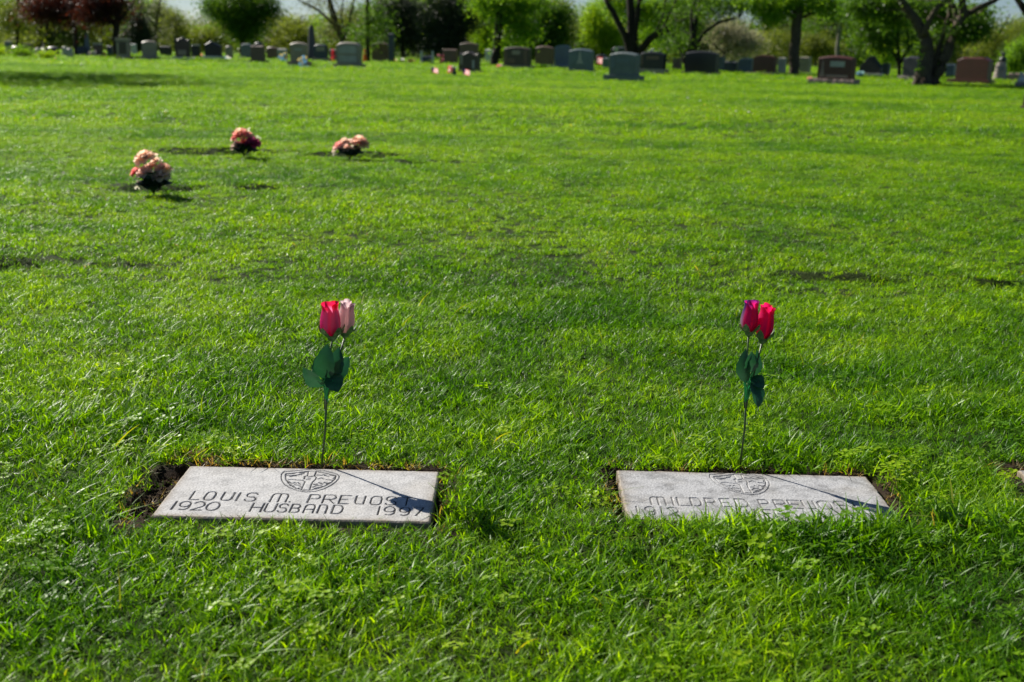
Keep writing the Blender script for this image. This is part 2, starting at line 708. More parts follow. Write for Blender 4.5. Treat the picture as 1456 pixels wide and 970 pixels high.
def scatter(y0, y1, step, pick, scl, margin, tilt=0.17, thin=1.0, gap=False):
    Y = np.arange(y0, y1, step)
    X = []
    out = []
    for y in Y:
        hw = y * 0.47 + margin
        x = np.arange(-hw, hw, step)
        out.append(np.stack([x, np.full(len(x), y)], -1))
    P = np.concatenate(out)
    P = P + RNG.uniform(-.62, .62, P.shape) * step
    if thin < 1:
        P = P[RNG.random(len(P)) < thin]
    bad, edge, frontage = exclusion(P[:, 0], P[:, 1])
    keep = ~bad
    if gap:
        dd = np.full(len(P), 9.0)
        for s_ in SLABS:
            u, v = s_.loc_xy(P[:, 0], P[:, 1])
            dd = np.minimum(dd, np.hypot(np.maximum(np.abs(u) - s_.w / 2, 0), np.maximum(np.abs(v) - s_.d / 2, 0)))
        keep = bad & (dd > .010)
    P, edge, frontage = P[keep], edge[keep], frontage[keep]
    n = len(P)
    X, Yv = P[:, 0], P[:, 1]
    z = sheet_z(X, Yv) - 0.002
    idx = pick(P, edge, frontage)
    lawn_h = 0.92 + 0.45 * vnoise(X / .5 + 50, Yv / .5) + .35 * vnoise(X / .16, Yv / .16 + 77)
    s = scl * lawn_h * RNG.uniform(.8, 1.2, n)
    s = np.where(frontage < .06, s * 0.82, s)
    for lx_, ly_, lr, lk in LUSH:
        s = s * (1 + lk * np.exp(-(((X - lx_) / lr) ** 2 + ((Yv - ly_) / (lr * .45)) ** 2)))
    lx = vnoise(X / 1.1 + 90, Yv / .55) * 0.9
    ly = vnoise(X / 1.1, Yv / .55 + 60) * 0.9
    rot = np.stack([lx * .16 + RNG.normal(0, tilt, n), ly * .16 + RNG.normal(0, tilt, n), RNG.uniform(0, 6.283, n)], -1)
    tint = 0.5 + vnoise(X / 1.7 + 11, Yv / 1.2) * .45 + vnoise(X / .22, Yv / .22 + 41) * .75 + RNG.normal(0, .07, n) - .01 + .13 * sstep(2.6, 13, np.hypot(X, Yv))  # last term puts the brighter grazing view of far turf into the tint
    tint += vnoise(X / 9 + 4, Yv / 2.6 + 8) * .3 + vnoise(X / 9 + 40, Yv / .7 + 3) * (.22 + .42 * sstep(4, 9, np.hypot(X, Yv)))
    pts['co'].append(np.stack([X, Yv, z], -1))
    pts['rot'].append(rot)
    pts['scl'].append(s)
    pts['idx'].append(idx)
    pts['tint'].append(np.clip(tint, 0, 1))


def pick_near(P, edge, frontage):
    n = len(P)
    idx = RNG.integers(NEAR0, NEAR1, n)
    cl = vnoise(P[:, 0] / .16 + 400, P[:, 1] / .16) + vnoise(P[:, 0] / .9 + 300, P[:, 1] / .9) * .6
    idx = np.where((cl > .52) & (RNG.random(n) < .22), RNG.integers(NEAR1, CLOV1, n), idx)
    idx = np.where(RNG.random(n) < .03, RNG.integers(NEAR1, CLOV1, n), idx)
    u, v = slab_l.loc_xy(P[:, 0], P[:, 1])
    back_l = (v > slab_l.d / 2) & (np.abs(u) < slab_l.w / 2 + .05)
    pd = np.where(back_l, .95, .30)
    lim = np.where(back_l, .036, .018)
    idx = np.where((edge < lim) & (frontage > 1) & (RNG.random(n) < pd), RNG.integers(CLOV1, DRY1, n), idx)
    idx = np.where((RNG.random(n) < .014) & (frontage > .14), RNG.integers(DRY1, LONG1, n), idx)
    return idx


def pick_mid(P, e, f):
    idx = RNG.integers(LONG1, MID1, len(P))
    return idx


scatter(1.05, 4.7, .0225, pick_near, 1.0, .45)
scatter(1.9, 2.9, .02, lambda P, e, f: np.where(RNG.random(len(P)) < .7, RNG.integers(CLOV1, DRY1, len(P)), RNG.integers(NEAR0, NEAR1, len(P))), .62, .1, thin=.30, gap=True)
scatter(4.6, 13.5, .066, pick_mid, 1.0, .8)
scatter(4.6, 9.0, .12, lambda P, e, f: RNG.integers(NEAR1, CLOV1, len(P)), 1.15, .5, thin=.35)
scatter(13.3, 40, .19, lambda P, e, f: RNG.integers(MID1, FAR1, len(P)), 1.0, 2.0)
scatter(39.5, 82, .40, lambda P, e, f: RNG.integers(FAR1, VFAR1, len(P)), 1.0, 3.0)

# a thin growth of blades beyond each sunken edge is left to the tufts; merge everything into one mesh
pc = np.concatenate(pts['co'])
prot = np.concatenate(pts['rot'])
ps = np.concatenate(pts['scl'])
pi_ = np.concatenate(pts['idx'])
pt = np.concatenate(pts['tint'])
print('tufts', len(pc), 'shapes', TF.n, 'blade verts', len(TF.v))
nv = len(TF.v)
me = bpy.data.meshes.new('grass')
me.from_pydata(TF.v + [tuple(p) for p in pc.tolist()], [], TF.f)


def put(name, typ, a, b):
    at = me.attributes.new(name, typ, 'POINT')
    if typ == 'FLOAT_VECTOR':
        at.data.foreach_set('vector', np.concatenate([a, b]).astype(np.float32).ravel())
    else:
        at.data.foreach_set('value', np.concatenate([a, b]).astype(np.int32 if typ == 'INT' else np.float32))


n = len(pc)
put('tid', 'INT', np.array(TF.tid), np.zeros(n))
put('hue', 'FLOAT', np.array(TF.hue), np.zeros(n))
put('turn', 'FLOAT_VECTOR', np.zeros((nv, 3)), prot)
put('size', 'FLOAT', np.ones(nv), ps)
put('pick', 'INT', np.zeros(nv), pi_)
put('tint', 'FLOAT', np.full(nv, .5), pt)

t = NT('grass_blades')
hue = t.attr('hue').outputs['Fac']
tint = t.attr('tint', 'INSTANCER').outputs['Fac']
base = t.ramp(hue, [(0.0, (0.058, 0.155, 0.003)), (0.3, (0.125, 0.285, 0.004)), (0.6, (0.212, 0.39, 0.006)), (0.74, (0.27, 0.44, 0.008)), (0.86, (0.22, 0.13, 0.05)), (0.93, (0.36, 0.27, 0.12)), (1.0, (0.45, 0.40, 0.24))])
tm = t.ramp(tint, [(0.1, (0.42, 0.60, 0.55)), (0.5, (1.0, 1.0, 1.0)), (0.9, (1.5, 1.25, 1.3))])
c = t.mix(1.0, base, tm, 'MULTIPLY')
p = t.principled(c, 0.42, 0.32)
tcol = t.mix(1.0, c, (1.75, 1.65, 0.3), 'MULTIPLY')
grass_mat = t.thin(p, tcol, 0.5)
me.materials.append(grass_mat)

ng = bpy.data.node_groups.new('turf', 'GeometryNodeTree')
ng.interface.new_socket('Geometry', in_out='INPUT', socket_type='NodeSocketGeometry')
ng.interface.new_socket('Geometry', in_out='OUTPUT', socket_type='NodeSocketGeometry')
gi, go_ = ng.nodes.new('NodeGroupInput'), ng.nodes.new('NodeGroupOutput')


def named(nm, typ):
    nd = ng.nodes.new('GeometryNodeInputNamedAttribute')
    nd.data_type = typ
    nd.inputs[0].default_value = nm
    return nd.outputs[0]


tidn = named('tid', 'INT')
cmp_ = ng.nodes.new('FunctionNodeCompare')
cmp_.data_type = 'INT'
cmp_.operation = 'GREATER_THAN'
ng.links.new(tidn, cmp_.inputs[2])
sep = ng.nodes.new('GeometryNodeSeparateGeometry')
sep.domain = 'POINT'
ng.links.new(gi.outputs[0], sep.inputs[0])
ng.links.new(cmp_.outputs[0], sep.inputs[1])
spl = ng.nodes.new('GeometryNodeSplitToInstances')
spl.domain = 'POINT'
ng.links.new(sep.outputs[0], spl.inputs[0])
ng.links.new(tidn, spl.inputs['Group ID'])
m2p = ng.nodes.new('GeometryNodeMeshToPoints')
ng.links.new(sep.outputs[1], m2p.inputs[0])
iop = ng.nodes.new('GeometryNodeInstanceOnPoints')
ng.links.new(m2p.outputs[0], iop.inputs['Points'])
ng.links.new(spl.outputs[0], iop.inputs['Instance'])
iop.inputs['Pick Instance'].default_value = True
ng.links.new(named('pick', 'INT'), iop.inputs['Instance Index'])
e2r = ng.nodes.new('FunctionNodeEulerToRotation')
ng.links.new(named('turn', 'FLOAT_VECTOR'), e2r.inputs[0])
ng.links.new(e2r.outputs[0], iop.inputs['Rotation'])
ng.links.new(named('size', 'FLOAT'), iop.inputs['Scale'])
ng.links.new(iop.outputs[0], go_.inputs[0])
grass = bpy.data.objects.new('grass', me)
COL.objects.link(grass)
md = grass.modifiers.new('turf', 'NODES')
md.node_group = ng
tag(grass, 'short green grass with clover growing all over the lawn', 'grass', kind='stuff')

# loose crumbs of dark soil beside the markers
cl = MB()
for k, s in enumerate(SLABS):
    nclod = (520, 260, 160)[k]
    for _ in range(nclod):
        side = random.random()
        if k == 0:
            side = 0.1 if side < .6 else (0.5 if side < .9 else .8)
        if side < .35:
            u = -s.w / 2 - random.uniform(.004, .085 if k != 1 else .03)
            v = random.uniform(-s.d / 2, s.d / 2 + .02)
        elif side < .75:
            u = random.uniform(-s.w / 2 - .03, s.w / 2)
            v = s.d / 2 + random.uniform(.004, .04)
        else:
            u = s.w / 2 + random.uniform(.004, .04 if k else .015)
            v = random.uniform(-s.d / 2, s.d / 2)
        x, y, _z = s.world(u, v, 0)
        r = random.choice((.002, .003, .004, .006, .008)) * random.uniform(.7, 1.2)
        z = gz(x, y) + r * .4
        oct_ = [(1, 0, 0), (0, 1, 0), (-1, 0, 0), (0, -1, 0), (0, 0, .8), (0, 0, -.8)]
        cl.add([(x + a * r * random.uniform(.6, 1.2), y + b * r * random.uniform(.6, 1.2), z + c_ * r * random.uniform(.6, 1.2)) for a, b, c_ in oct_],
               [(0, 1, 4), (1, 2, 4), (2, 3, 4), (3, 0, 4), (1, 0, 5), (2, 1, 5), (3, 2, 5), (0, 3, 5)])
soil_mat = plain('crumbled_soil', (0.034, 0.022, 0.014), .95, .1, .5, 40)
tag(cl.build('soil', soil_mat, smooth=False), 'loose dark crumbs of soil round the flat markers', 'soil', kind='stuff')
# ------------------------------------------------------------------ flat grave markers with carved lettering
def arc(cx, cyy, rx, ry, a0, a1, n=8):
    return [(cx + rx * math.cos(R(a0 + (a1 - a0) * i / n)), cyy + ry * math.sin(R(a0 + (a1 - a0) * i / n))) for i in range(n + 1)]


def rrect(x0, y0, x1, y1, r):
    rx, ry = r
    return arc(x1 - rx, y1 - ry, rx, ry, 0, 90, 5) + arc(x0 + rx, y1 - ry, rx, ry, 90, 180, 5) + arc(x0 + rx, y0 + ry, rx, ry, 180, 270, 5) + arc(x1 - rx, y0 + ry, rx, ry, 270, 360, 5)


def closed(p):
    return p + [p[0]]


GLYPH = {
    'L': [[(0, 1), (0, 0), (1, 0)]],
    'O': [closed(rrect(0, 0, 1, 1, (.36, .3)))],
    '0': [closed(rrect(0, 0, 1, 1, (.5, .42)))],
    'U': [[(0, 1)] + arc(.36, .3, .36, .3, 180, 270, 6) + arc(.64, .3, .36, .3, 270, 360, 6) + [(1, 1)]],
    'V': [[(0, 1)] + arc(.42, .38, .42, .38, 180, 270, 6) + [(1, 0)], [(1, 1), (1, 0)]],
    'I': [[(.5, 1), (.5, 0)]],
    'S': [arc(.64, .74, .36, .26, 20, 90, 5) + arc(.36, .75, .36, .25, 90, 270, 8) + arc(.64, .25, .36, .25, 90, -90, 8) + arc(.36, .26, .36, .26, 270, 200, 5)],
    'M': [[(0, 0)] + arc(.2, .72, .2, .28, 180, 90, 5) + arc(.8, .72, .2, .28, 90, 0, 5) + [(1, 0)], [(.5, 1), (.5, 0)]],
    '.': [[(.5, 0), (.5, .07)]],
    'P': [[(0, 0), (0, 1)] + [(.6, 1)] + arc(.66, .74, .34, .26, 90, -90, 8) + [(.0, .48)]],
    'R': [[(0, 0), (0, 1)] + [(.6, 1)] + arc(.66, .74, .34, .26, 90, -90, 8) + [(.0, .48)], [(.5, .48), (1, 0)]],
    'E': [[(1, 1), (0, 1), (0, 0), (1, 0)], [(0, .5), (.8, .5)]],
    'F': [[(1, 1), (0, 1), (0, 0)], [(0, .5), (.8, .5)]],
    'T': [[(0, 1), (1, 1)], [(.5, 1), (.5, 0)]],
    'H': [[(0, 0), (0, 1)], [(1, 0), (1, 1)], [(0, .5), (1, .5)]],
    'B': [[(0, 0), (0, 1), (.6, 1)] + arc(.62, .76, .32, .24, 90, -90, 7) + [(0, .52)], [(.6, .52)] + arc(.64, .26, .36, .26, 90, -90, 7) + [(0, 0)]],
    'A': [[(0, 0)] + arc(.3, .7, .3, .3, 180, 90, 5) + arc(.7, .7, .3, .3, 90, 0, 5) + [(1, 0)], [(0, .42), (1, .42)]],
    'N': [[(0, 0), (0, 1)] + arc(.64, .66, .36, .34, 90, 0, 6) + [(1, 0)]],
    'D': [[(0, 0), (0, 1)] + arc(.6, .6, .4, .4, 90, 0, 6) + arc(.6, .4, .4, .4, 0, -90, 6) + [(0, 0)]],
    '1': [[(.5, 0), (.5, 1)]],
    '9': [arc(.5, .68, .5, .32, 0, 360, 16) + arc(.5, .36, .5, .36, 0, -120, 8)],
    '2': [arc(.5, .7, .5, .3, 160, 0, 8) + arc(.5, .6, .5, .3, -10, -60, 4) + [(0, 0), (1, 0)]],
    '7': [[(0, 1), (1, 1), (.35, 0)]],
    'W': [[(0, 1)] + arc(.25, .28, .25, .28, 180, 270, 4) + arc(.25, .28, .25, .28, 270, 360, 4) + [(.5, .9), (.5, .28)] + arc(.75, .28, .25, .28, 180, 270, 4) + arc(.75, .28, .25, .28, 270, 360, 4) + [(1, 1)]],
}


def strokes_line(slab, items, bl, br, cap):
    """items: (character, x0, x1) along the base line that runs from bl to br"""
    out = []
    for ch, x0, x1 in items:
        yb0 = bl[1] + (x0 - bl[0]) * (br[1] - bl[1]) / (br[0] - bl[0])
        yb1 = bl[1] + (x1 - bl[0]) * (br[1] - bl[1]) / (br[0] - bl[0])
        a, b = slab.local(x0, yb0), slab.local(x1, yb1)
        v = (a[1] + b[1]) / 2
        for st in GLYPH[ch]:
            out.append([(a[0] + x * (b[0] - a[0]), v + y * cap) for x, y in st])
    return out


def ribbon(mb, slab, line, w, z):
    """a flat stroke along a polyline in the stone's plane"""
    P = np.array(line, float)
    keep = [0] + [i for i in range(1, len(P)) if np.linalg.norm(P[i] - P[i - 1]) > 1e-5]
    P = P[keep]
    if len(P) < 2:
        return
    d = P[1:] - P[:-1]
    d /= np.linalg.norm(d, axis=1)[:, None]
    nrm = np.stack([-d[:, 1], d[:, 0]], -1)
    loop = np.linalg.norm(P[0] - P[-1]) < 1e-4
    vs = []
    for i in range(len(P)):
        if i == 0:
            nn = nrm[0] + nrm[-1] if loop else nrm[0]
            e = 0 if loop else -d[0] * w * .5
        elif i == len(P) - 1:
            nn = nrm[-1] + nrm[0] if loop else nrm[-1]
            e = 0 if loop else d[-1] * w * .5
        else:
            nn, e = nrm[i - 1] + nrm[i], 0
        L = np.linalg.norm(nn)
        nn = nn / max(L, 1e-6)
        k = 1 / max(.45, float(nn @ nrm[min(i, len(nrm) - 1)]))
        a, b = P[i] + e + nn * w * .5 * k, P[i] + e - nn * w * .5 * k
        vs += [slab.world(a[0], a[1], z), slab.world(b[0], b[1], z)]
    fs = [(2 * i + 1, 2 * i, 2 * i + 2, 2 * i + 3)[::-1] for i in range(len(P) - 1)]
    mb.add(vs, fs)


def slab_mesh(slab, strokes, gw, gd, rough_edge):
    """the stone: a fine top with grooves cut into it, sides and underside"""
    st = 0.0016
    nu, nv_ = int(slab.w / st) + 1, int(slab.d / st) + 1
    u = np.linspace(-slab.w / 2, slab.w / 2, nu)
    v = np.linspace(-slab.d / 2, slab.d / 2, nv_)
    U, V = np.meshgrid(u, v)
    dep = np.full(U.shape, 9.0)
    for line, w in strokes:
        P = np.array(line)
        for a, b in zip(P[:-1], P[1:]):
            lo, hi = np.minimum(a, b) - .006, np.maximum(a, b) + .006
            i0, i1 = np.searchsorted(u, [lo[0], hi[0]])
            j0, j1 = np.searchsorted(v, [lo[1], hi[1]])
            if i1 <= i0 or j1 <= j0:
                continue
            uu, vv = U[j0:j1, i0:i1], V[j0:j1, i0:i1]
            ab = b - a
            L2 = max(ab @ ab, 1e-12)
            t_ = np.clip(((uu - a[0]) * ab[0] + (vv - a[1]) * ab[1]) / L2, 0, 1)
            dd = np.hypot(uu - a[0] - t_ * ab[0], vv - a[1] - t_ * ab[1]) - w / 2
            dep[j0:j1, i0:i1] = np.minimum(dep[j0:j1, i0:i1], dd)
    groove = np.clip((gw - dep) / gw, 0, 1)
    Z = -gd * groove
    Z += vnoise(U * 300, V * 300) * .0005 + vnoise(U * 40, V * 40) * .0008
    # worn, slightly broken edges
    wob = (vnoise(U * 45 + 5, V * 45) + .6 * vnoise(U * 130, V * 130)) * rough_edge
    eu = slab.w / 2 - np.abs(U)
    ev = slab.d / 2 - np.abs(V)
    e = np.minimum(eu, ev)
    Z -= np.clip(.004 - e, 0, .004) * .8
    k = np.clip(1 - e / .012, 0, 1)
    Uo = U + np.sign(U) * wob * k * (eu < ev)
    Vo = V + np.sign(V) * wob * k * (ev <= eu)
    X = slab.o[0] + slab.ux[0] * Uo + slab.vy[0] * Vo
    Y = slab.o[1] + slab.ux[1] * Uo + slab.vy[1] * Vo
    top = np.stack([X, Y, Z], -1).reshape(-1, 3)
    ii = (np.arange(nv_ - 1)[:, None] * nu + np.arange(nu - 1)[None, :]).ravel()
    F = np.stack([ii, ii + 1, ii + 1 + nu, ii + nu], -1)
    ring = list(range(nu)) + [j * nu + nu - 1 for j in range(1, nv_)] + [(nv_ - 1) * nu + i for i in range(nu - 2, -1, -1)] + [j * nu for j in range(nv_ - 2, 0, -1)]
    low = top[ring].copy()
    low[:, 2] = -.10
    mid = top[ring].copy()
    mid[:, 2] = -.035 + .006 * RNG.normal(0, .4, len(ring))
    nb = len(top)
    nr = len(ring)
    fs = F.tolist()
    for i in range(nr):
        j = (i + 1) % nr
        fs.append((ring[j], ring[i], nb + i, nb + j))
        fs.append((nb + j, nb + i, nb + nr + i, nb + nr + j))
    vs = np.concatenate([top, mid, low])
    rim = np.concatenate([np.exp(-(np.clip(e, 0, 1) + .010 * vnoise(U * 35, V * 35)) / .009).ravel(), np.ones(2 * nr)])
    return vs, fs, rim


def marker_stone_mat(name, base, stain, seed):
    t = NT(name)
    o = t.obj()
    f1 = t.noise(o, 240, 3, .7)
    f2 = t.noise(o, 26, 6, .68)
    f3 = t.noise(o, 7 + seed, 4, .6)
    c = t.ramp(f1, [(.34, tuple(x * .6 for x in base)), (.5, base), (.66, tuple(min(1, x * 1.3) for x in base))])
    s2 = t.ramp(f2, [(.36, (stain,) * 3), (.54, (1, 1, 1))])
    c = t.mix(1.0, c, s2, 'MULTIPLY')
    c = t.mix(t.math('MULTIPLY', t.ramp(f3, [(.48, (0, 0, 0)), (.72, (1, 1, 1))]), .18), c, (.33, .27, .18))
    sp = t.ramp(t.noise(o, 90, 3, .6), [(.24, (1, 1, 1)), (.31, (0, 0, 0))])
    c = t.mix(t.math('MULTIPLY', sp, .55), c, (.10, .095, .085))
    # earth and algae soaked into the rim, and lichen spots
    c = t.mix(t.math('MULTIPLY', t.attr('rim').outputs['Fac'], .75), c, (.20, .145, .085))
    li = t.ramp(t.noise(o, 34, 5, .7), [(.66, (0, 0, 0)), (.70, (1, 1, 1))])
    c = t.mix(t.math('MULTIPLY', li, .35), c, (.16, .16, .14))
    p = t.principled(c, .82, .3)
    t.bump(p, f1, .35, .0012)
    return t.done(p.outputs[0])


groove_dark = plain('carving_shade_dirt', (.030, .028, .027), .9, .1, .4, 90)  # shade and settled dirt of the grooves, put into one dark fill
groove_pale = plain('pale_carving_shade', (.22, .215, .21), .9, .1, .6, 120)  # weaker groove shade for the second stone, put into the fill colour

# lettering of the first stone
L1 = [('L', 269, 282), ('O', 288.5, 302), ('U', 313, 327.5), ('I', 333, 338), ('S', 347, 362), ('M', 383.5, 406), ('.', 411, 413), ('P', 437, 452), ('R', 458, 475), ('E', 481.5, 495), ('V', 504, 516.5), ('O', 526, 541), ('S', 548, 562), ('T', 570, 584)]
L2 = [('1', 241, 246), ('9', 251, 266), ('2', 271, 286), ('0', 291, 308), ('H', 355, 370), ('U', 375, 389), ('S', 394, 406), ('B', 411.5, 424), ('A', 431, 444.5), ('N', 451, 462.5), ('D', 471, 485), ('1', 534.5, 539.5), ('9', 545, 560), ('9', 567, 581), ('7', 587, 600)]
let_l = strokes_line(slab_l, L1, (269, 710.2), (584, 718.8), .0475) + strokes_line(slab_l, L2, (243, 724.2), (592, 733.2), .046)
R1 = [('M', 927, 948), ('I', 956, 961), ('L', 966, 981), ('D', 985, 999), ('R', 1006, 1020), ('E', 1028, 1041), ('D', 1049, 1066), ('P', 1083, 1097), ('R', 1105, 1121), ('E', 1126, 1142), ('V', 1146, 1162), ('O', 1168, 1186), ('S', 1192, 1207), ('T', 1212, 1227)]
R2 = [('1', 905, 910), ('9', 920, 934), ('1', 940, 945), ('2', 952, 967), ('W', 1056, 1077), ('I', 1081, 1086), ('F', 1090, 1101), ('E', 1106, 1118)]
let_r = strokes_line(slab_r, R1, (927, 717.8), (1210, 724.6), .047) + strokes_line(slab_r, R2, (908, 731.5), (1118, 737), .046)

# shield emblem, drawn in the close-up's own units and laid on the stone
EM = []      # (polyline, width in close-up units)


def em(pts_, w=5):
    EM.append((pts_, w))


outer = [(290, 372), (420, 362), (560, 352), (700, 335), (800, 328), (880, 345), (1000, 362), (1110, 385), (1195, 408), (1245, 440), (1240, 485), (1190, 545), (1100, 610), (980, 670), (830, 712), (660, 722), (520, 698), (400, 652), (310, 596), (262, 535), (245, 470), (255, 410)]
em(closed(outer), 9)
inner = [(330, 408), (440, 396), (580, 382), (720, 366), (860, 366), (980, 392), (1100, 420), (1185, 438), (1180, 490), (1110, 555), (1000, 618), (880, 664), (740, 690), (590, 686), (460, 636), (370, 570), (325, 500), (318, 440)]
em(closed(inner), 11)
em([(715, 372), (700, 440), (640, 455)], 8)
em([(850, 372), (820, 440), (850, 470), (830, 510), (790, 545), (760, 600), (735, 688)], 12)
em([(590, 684), (620, 620), (655, 545), (620, 520), (560, 520), (420, 505), (330, 518)], 10)
em([(330, 440), (470, 432), (600, 425)], 8)
em([(350, 410), (480, 402)], 16)
em([(570, 395), (690, 378)], 18)
em([(400, 455), (500, 440)], 22)
em([(550, 420), (640, 402)], 10)
em([(640, 495), (650, 462)], 16)
em([(690, 500), (740, 495)], 22)
em([(720, 462), (790, 450)], 16)
em([(400, 560), (450, 575)], 22)
em([(470, 560), (510, 575)], 16)
em([(540, 560), (580, 590)], 16)
em([(340, 530), (400, 555)], 18)
em([(400, 610), (460, 622)], 18)
em([(480, 600), (560, 615), (600, 640)], 8)
em([(500, 660), (560, 655)], 14)
em([(880, 378), (1060, 410)], 12)
em([(860, 430), (920, 440), (990, 425)], 8)
em([(1000, 440), (1060, 455)], 18)
em([(1090, 430), (1190, 452)], 18)
em([(1020, 510), (1140, 522)], 12)
em([(870, 500), (940, 480), (990, 505)], 8)
em([(810, 590), (870, 585)], 20)
em([(900, 560), (960, 585)], 18)
em([(990, 560), (1060, 575)], 18)
em([(790, 640), (850, 610), (940, 605)], 9)
em([(820, 660), (900, 640), (960, 625)], 12)
em([(1030, 585), (1090, 560)], 16)
em([(1140, 490), (1180, 470)], 16)


slab_l_em = slab_l.local(745 / 12.133 + 380, 520 / 12.133 + 640)


def lay_emblem_on(slab, centre_px, pale=1.0):
    m = slab.local(*centre_px)
    k = 1 / 12.133
    out = []
    for pl, w in EM:
        q = [tuple(m + (slab_l.local(380 + x * k, 640 + y * k) - slab_l_em)) for x, y in pl]
        out.append((q, w * k / 585 * .85))
    return out


emb_l = lay_emblem_on(slab_l, (745 / 12.133 + 380, 520 / 12.133 + 640))
emb_r = [(l, w * .6) for l, w in lay_emblem_on(slab_r, (1057, 687))]


def flat_marker(slab, name, label, letters, emblem, mat, paint, lw, gd, redge):
    root = thing(name, label, 'grave marker', slab.world(0, 0, -.10), 'flat grave markers set in the lawn')
    strokes = [(l, lw) for l in letters] + [(l, w) for l, w in emblem]
    vs, fs, rim = slab_mesh(slab, strokes, .0016, gd, redge)
    mb = MB()
    mb.v = [tuple(p_) for p_ in vs.tolist()]
    mb.f = fs
    so_ = mb.build('slab', mat, root, smooth=False)
    so_.data.attributes.new('rim', 'FLOAT', 'POINT').data.foreach_set('value', np.clip(rim, 0, 1).astype(np.float32))
    if letters:
        ins = MB()
        for l in letters:
            ribbon(ins, slab, l, lw, -gd * .45)
        ins.build('inscription', paint, root, smooth=False)
    if emblem:
        eb = MB()
        for l, w in emblem:
            ribbon(eb, slab, l, w, -gd * .45)
        eb.build('emblem', paint, root, smooth=False)
    return root


stone_l = marker_stone_mat('pale_marker_granite', (.44, .44, .44), .76, 0)
stone_r = marker_stone_mat('grey_marker_granite', (.375, .38, .39), .60, 2)
flat_marker(slab_l, 'grave_marker', 'pale granite flat marker with crisp dark lettering, dark soil along one side', let_l, emb_l, stone_l, groove_dark, .0024, .0022, .0012)
flat_marker(slab_r, 'grave_marker', 'greyer flat marker with faint worn lettering, its front hidden by taller grass', let_r, emb_r, stone_r, groove_pale, .0020, .003, .0040)
flat_marker(slab_e, 'grave_marker', 'corner of a flat marker cut off by the picture edge, bare soil round it', [], [], stone_r, groove_pale, .003, .003, .002)

# ------------------------------------------------------------------ artificial roses
petal_mat = vcol_mat('silk_petals', .5, .70, .3)
fabric_leaf = NT('silk_leaf')
_o = fabric_leaf.obj()
_c = fabric_leaf.ramp(fabric_leaf.noise(_o, 60, 3), [(.3, (.006, .045, .022)), (.7, (.016, .085, .040))])
_p = fabric_leaf.principled(_c, .42, .5)
fabric_leaf = fabric_leaf.thin(_p, (.03, .16, .05), .2)
stem_green = plain('plastic_stem', (.040, .075, .018), .42, .5, .3, 60)
stem_bright = plain('bright_plastic_stalk', (.02, .32, .09), .4, .5, .2, 60)
sepal_mat = NT('sepal_green')
_c = sepal_mat.ramp(sepal_mat.noise(sepal_mat.obj(), 90, 2), [(.3, (.02, .09, .02)), (.7, (.16, .26, .10))])
sepal_mat = sepal_mat.thin(sepal_mat.principled(_c, .5, .4), _c, .15)


def lerp(a, b, t_):
    return tuple(x + (y - x) * t_ for x, y in zip(a, b))


def frame_of(axis):
    a = np.asarray(axis, float)
    a /= np.linalg.norm(a)
    x = np.cross((0, 1, 0), a)
    x /= np.linalg.norm(x)
    return x, np.cross(a, x), a


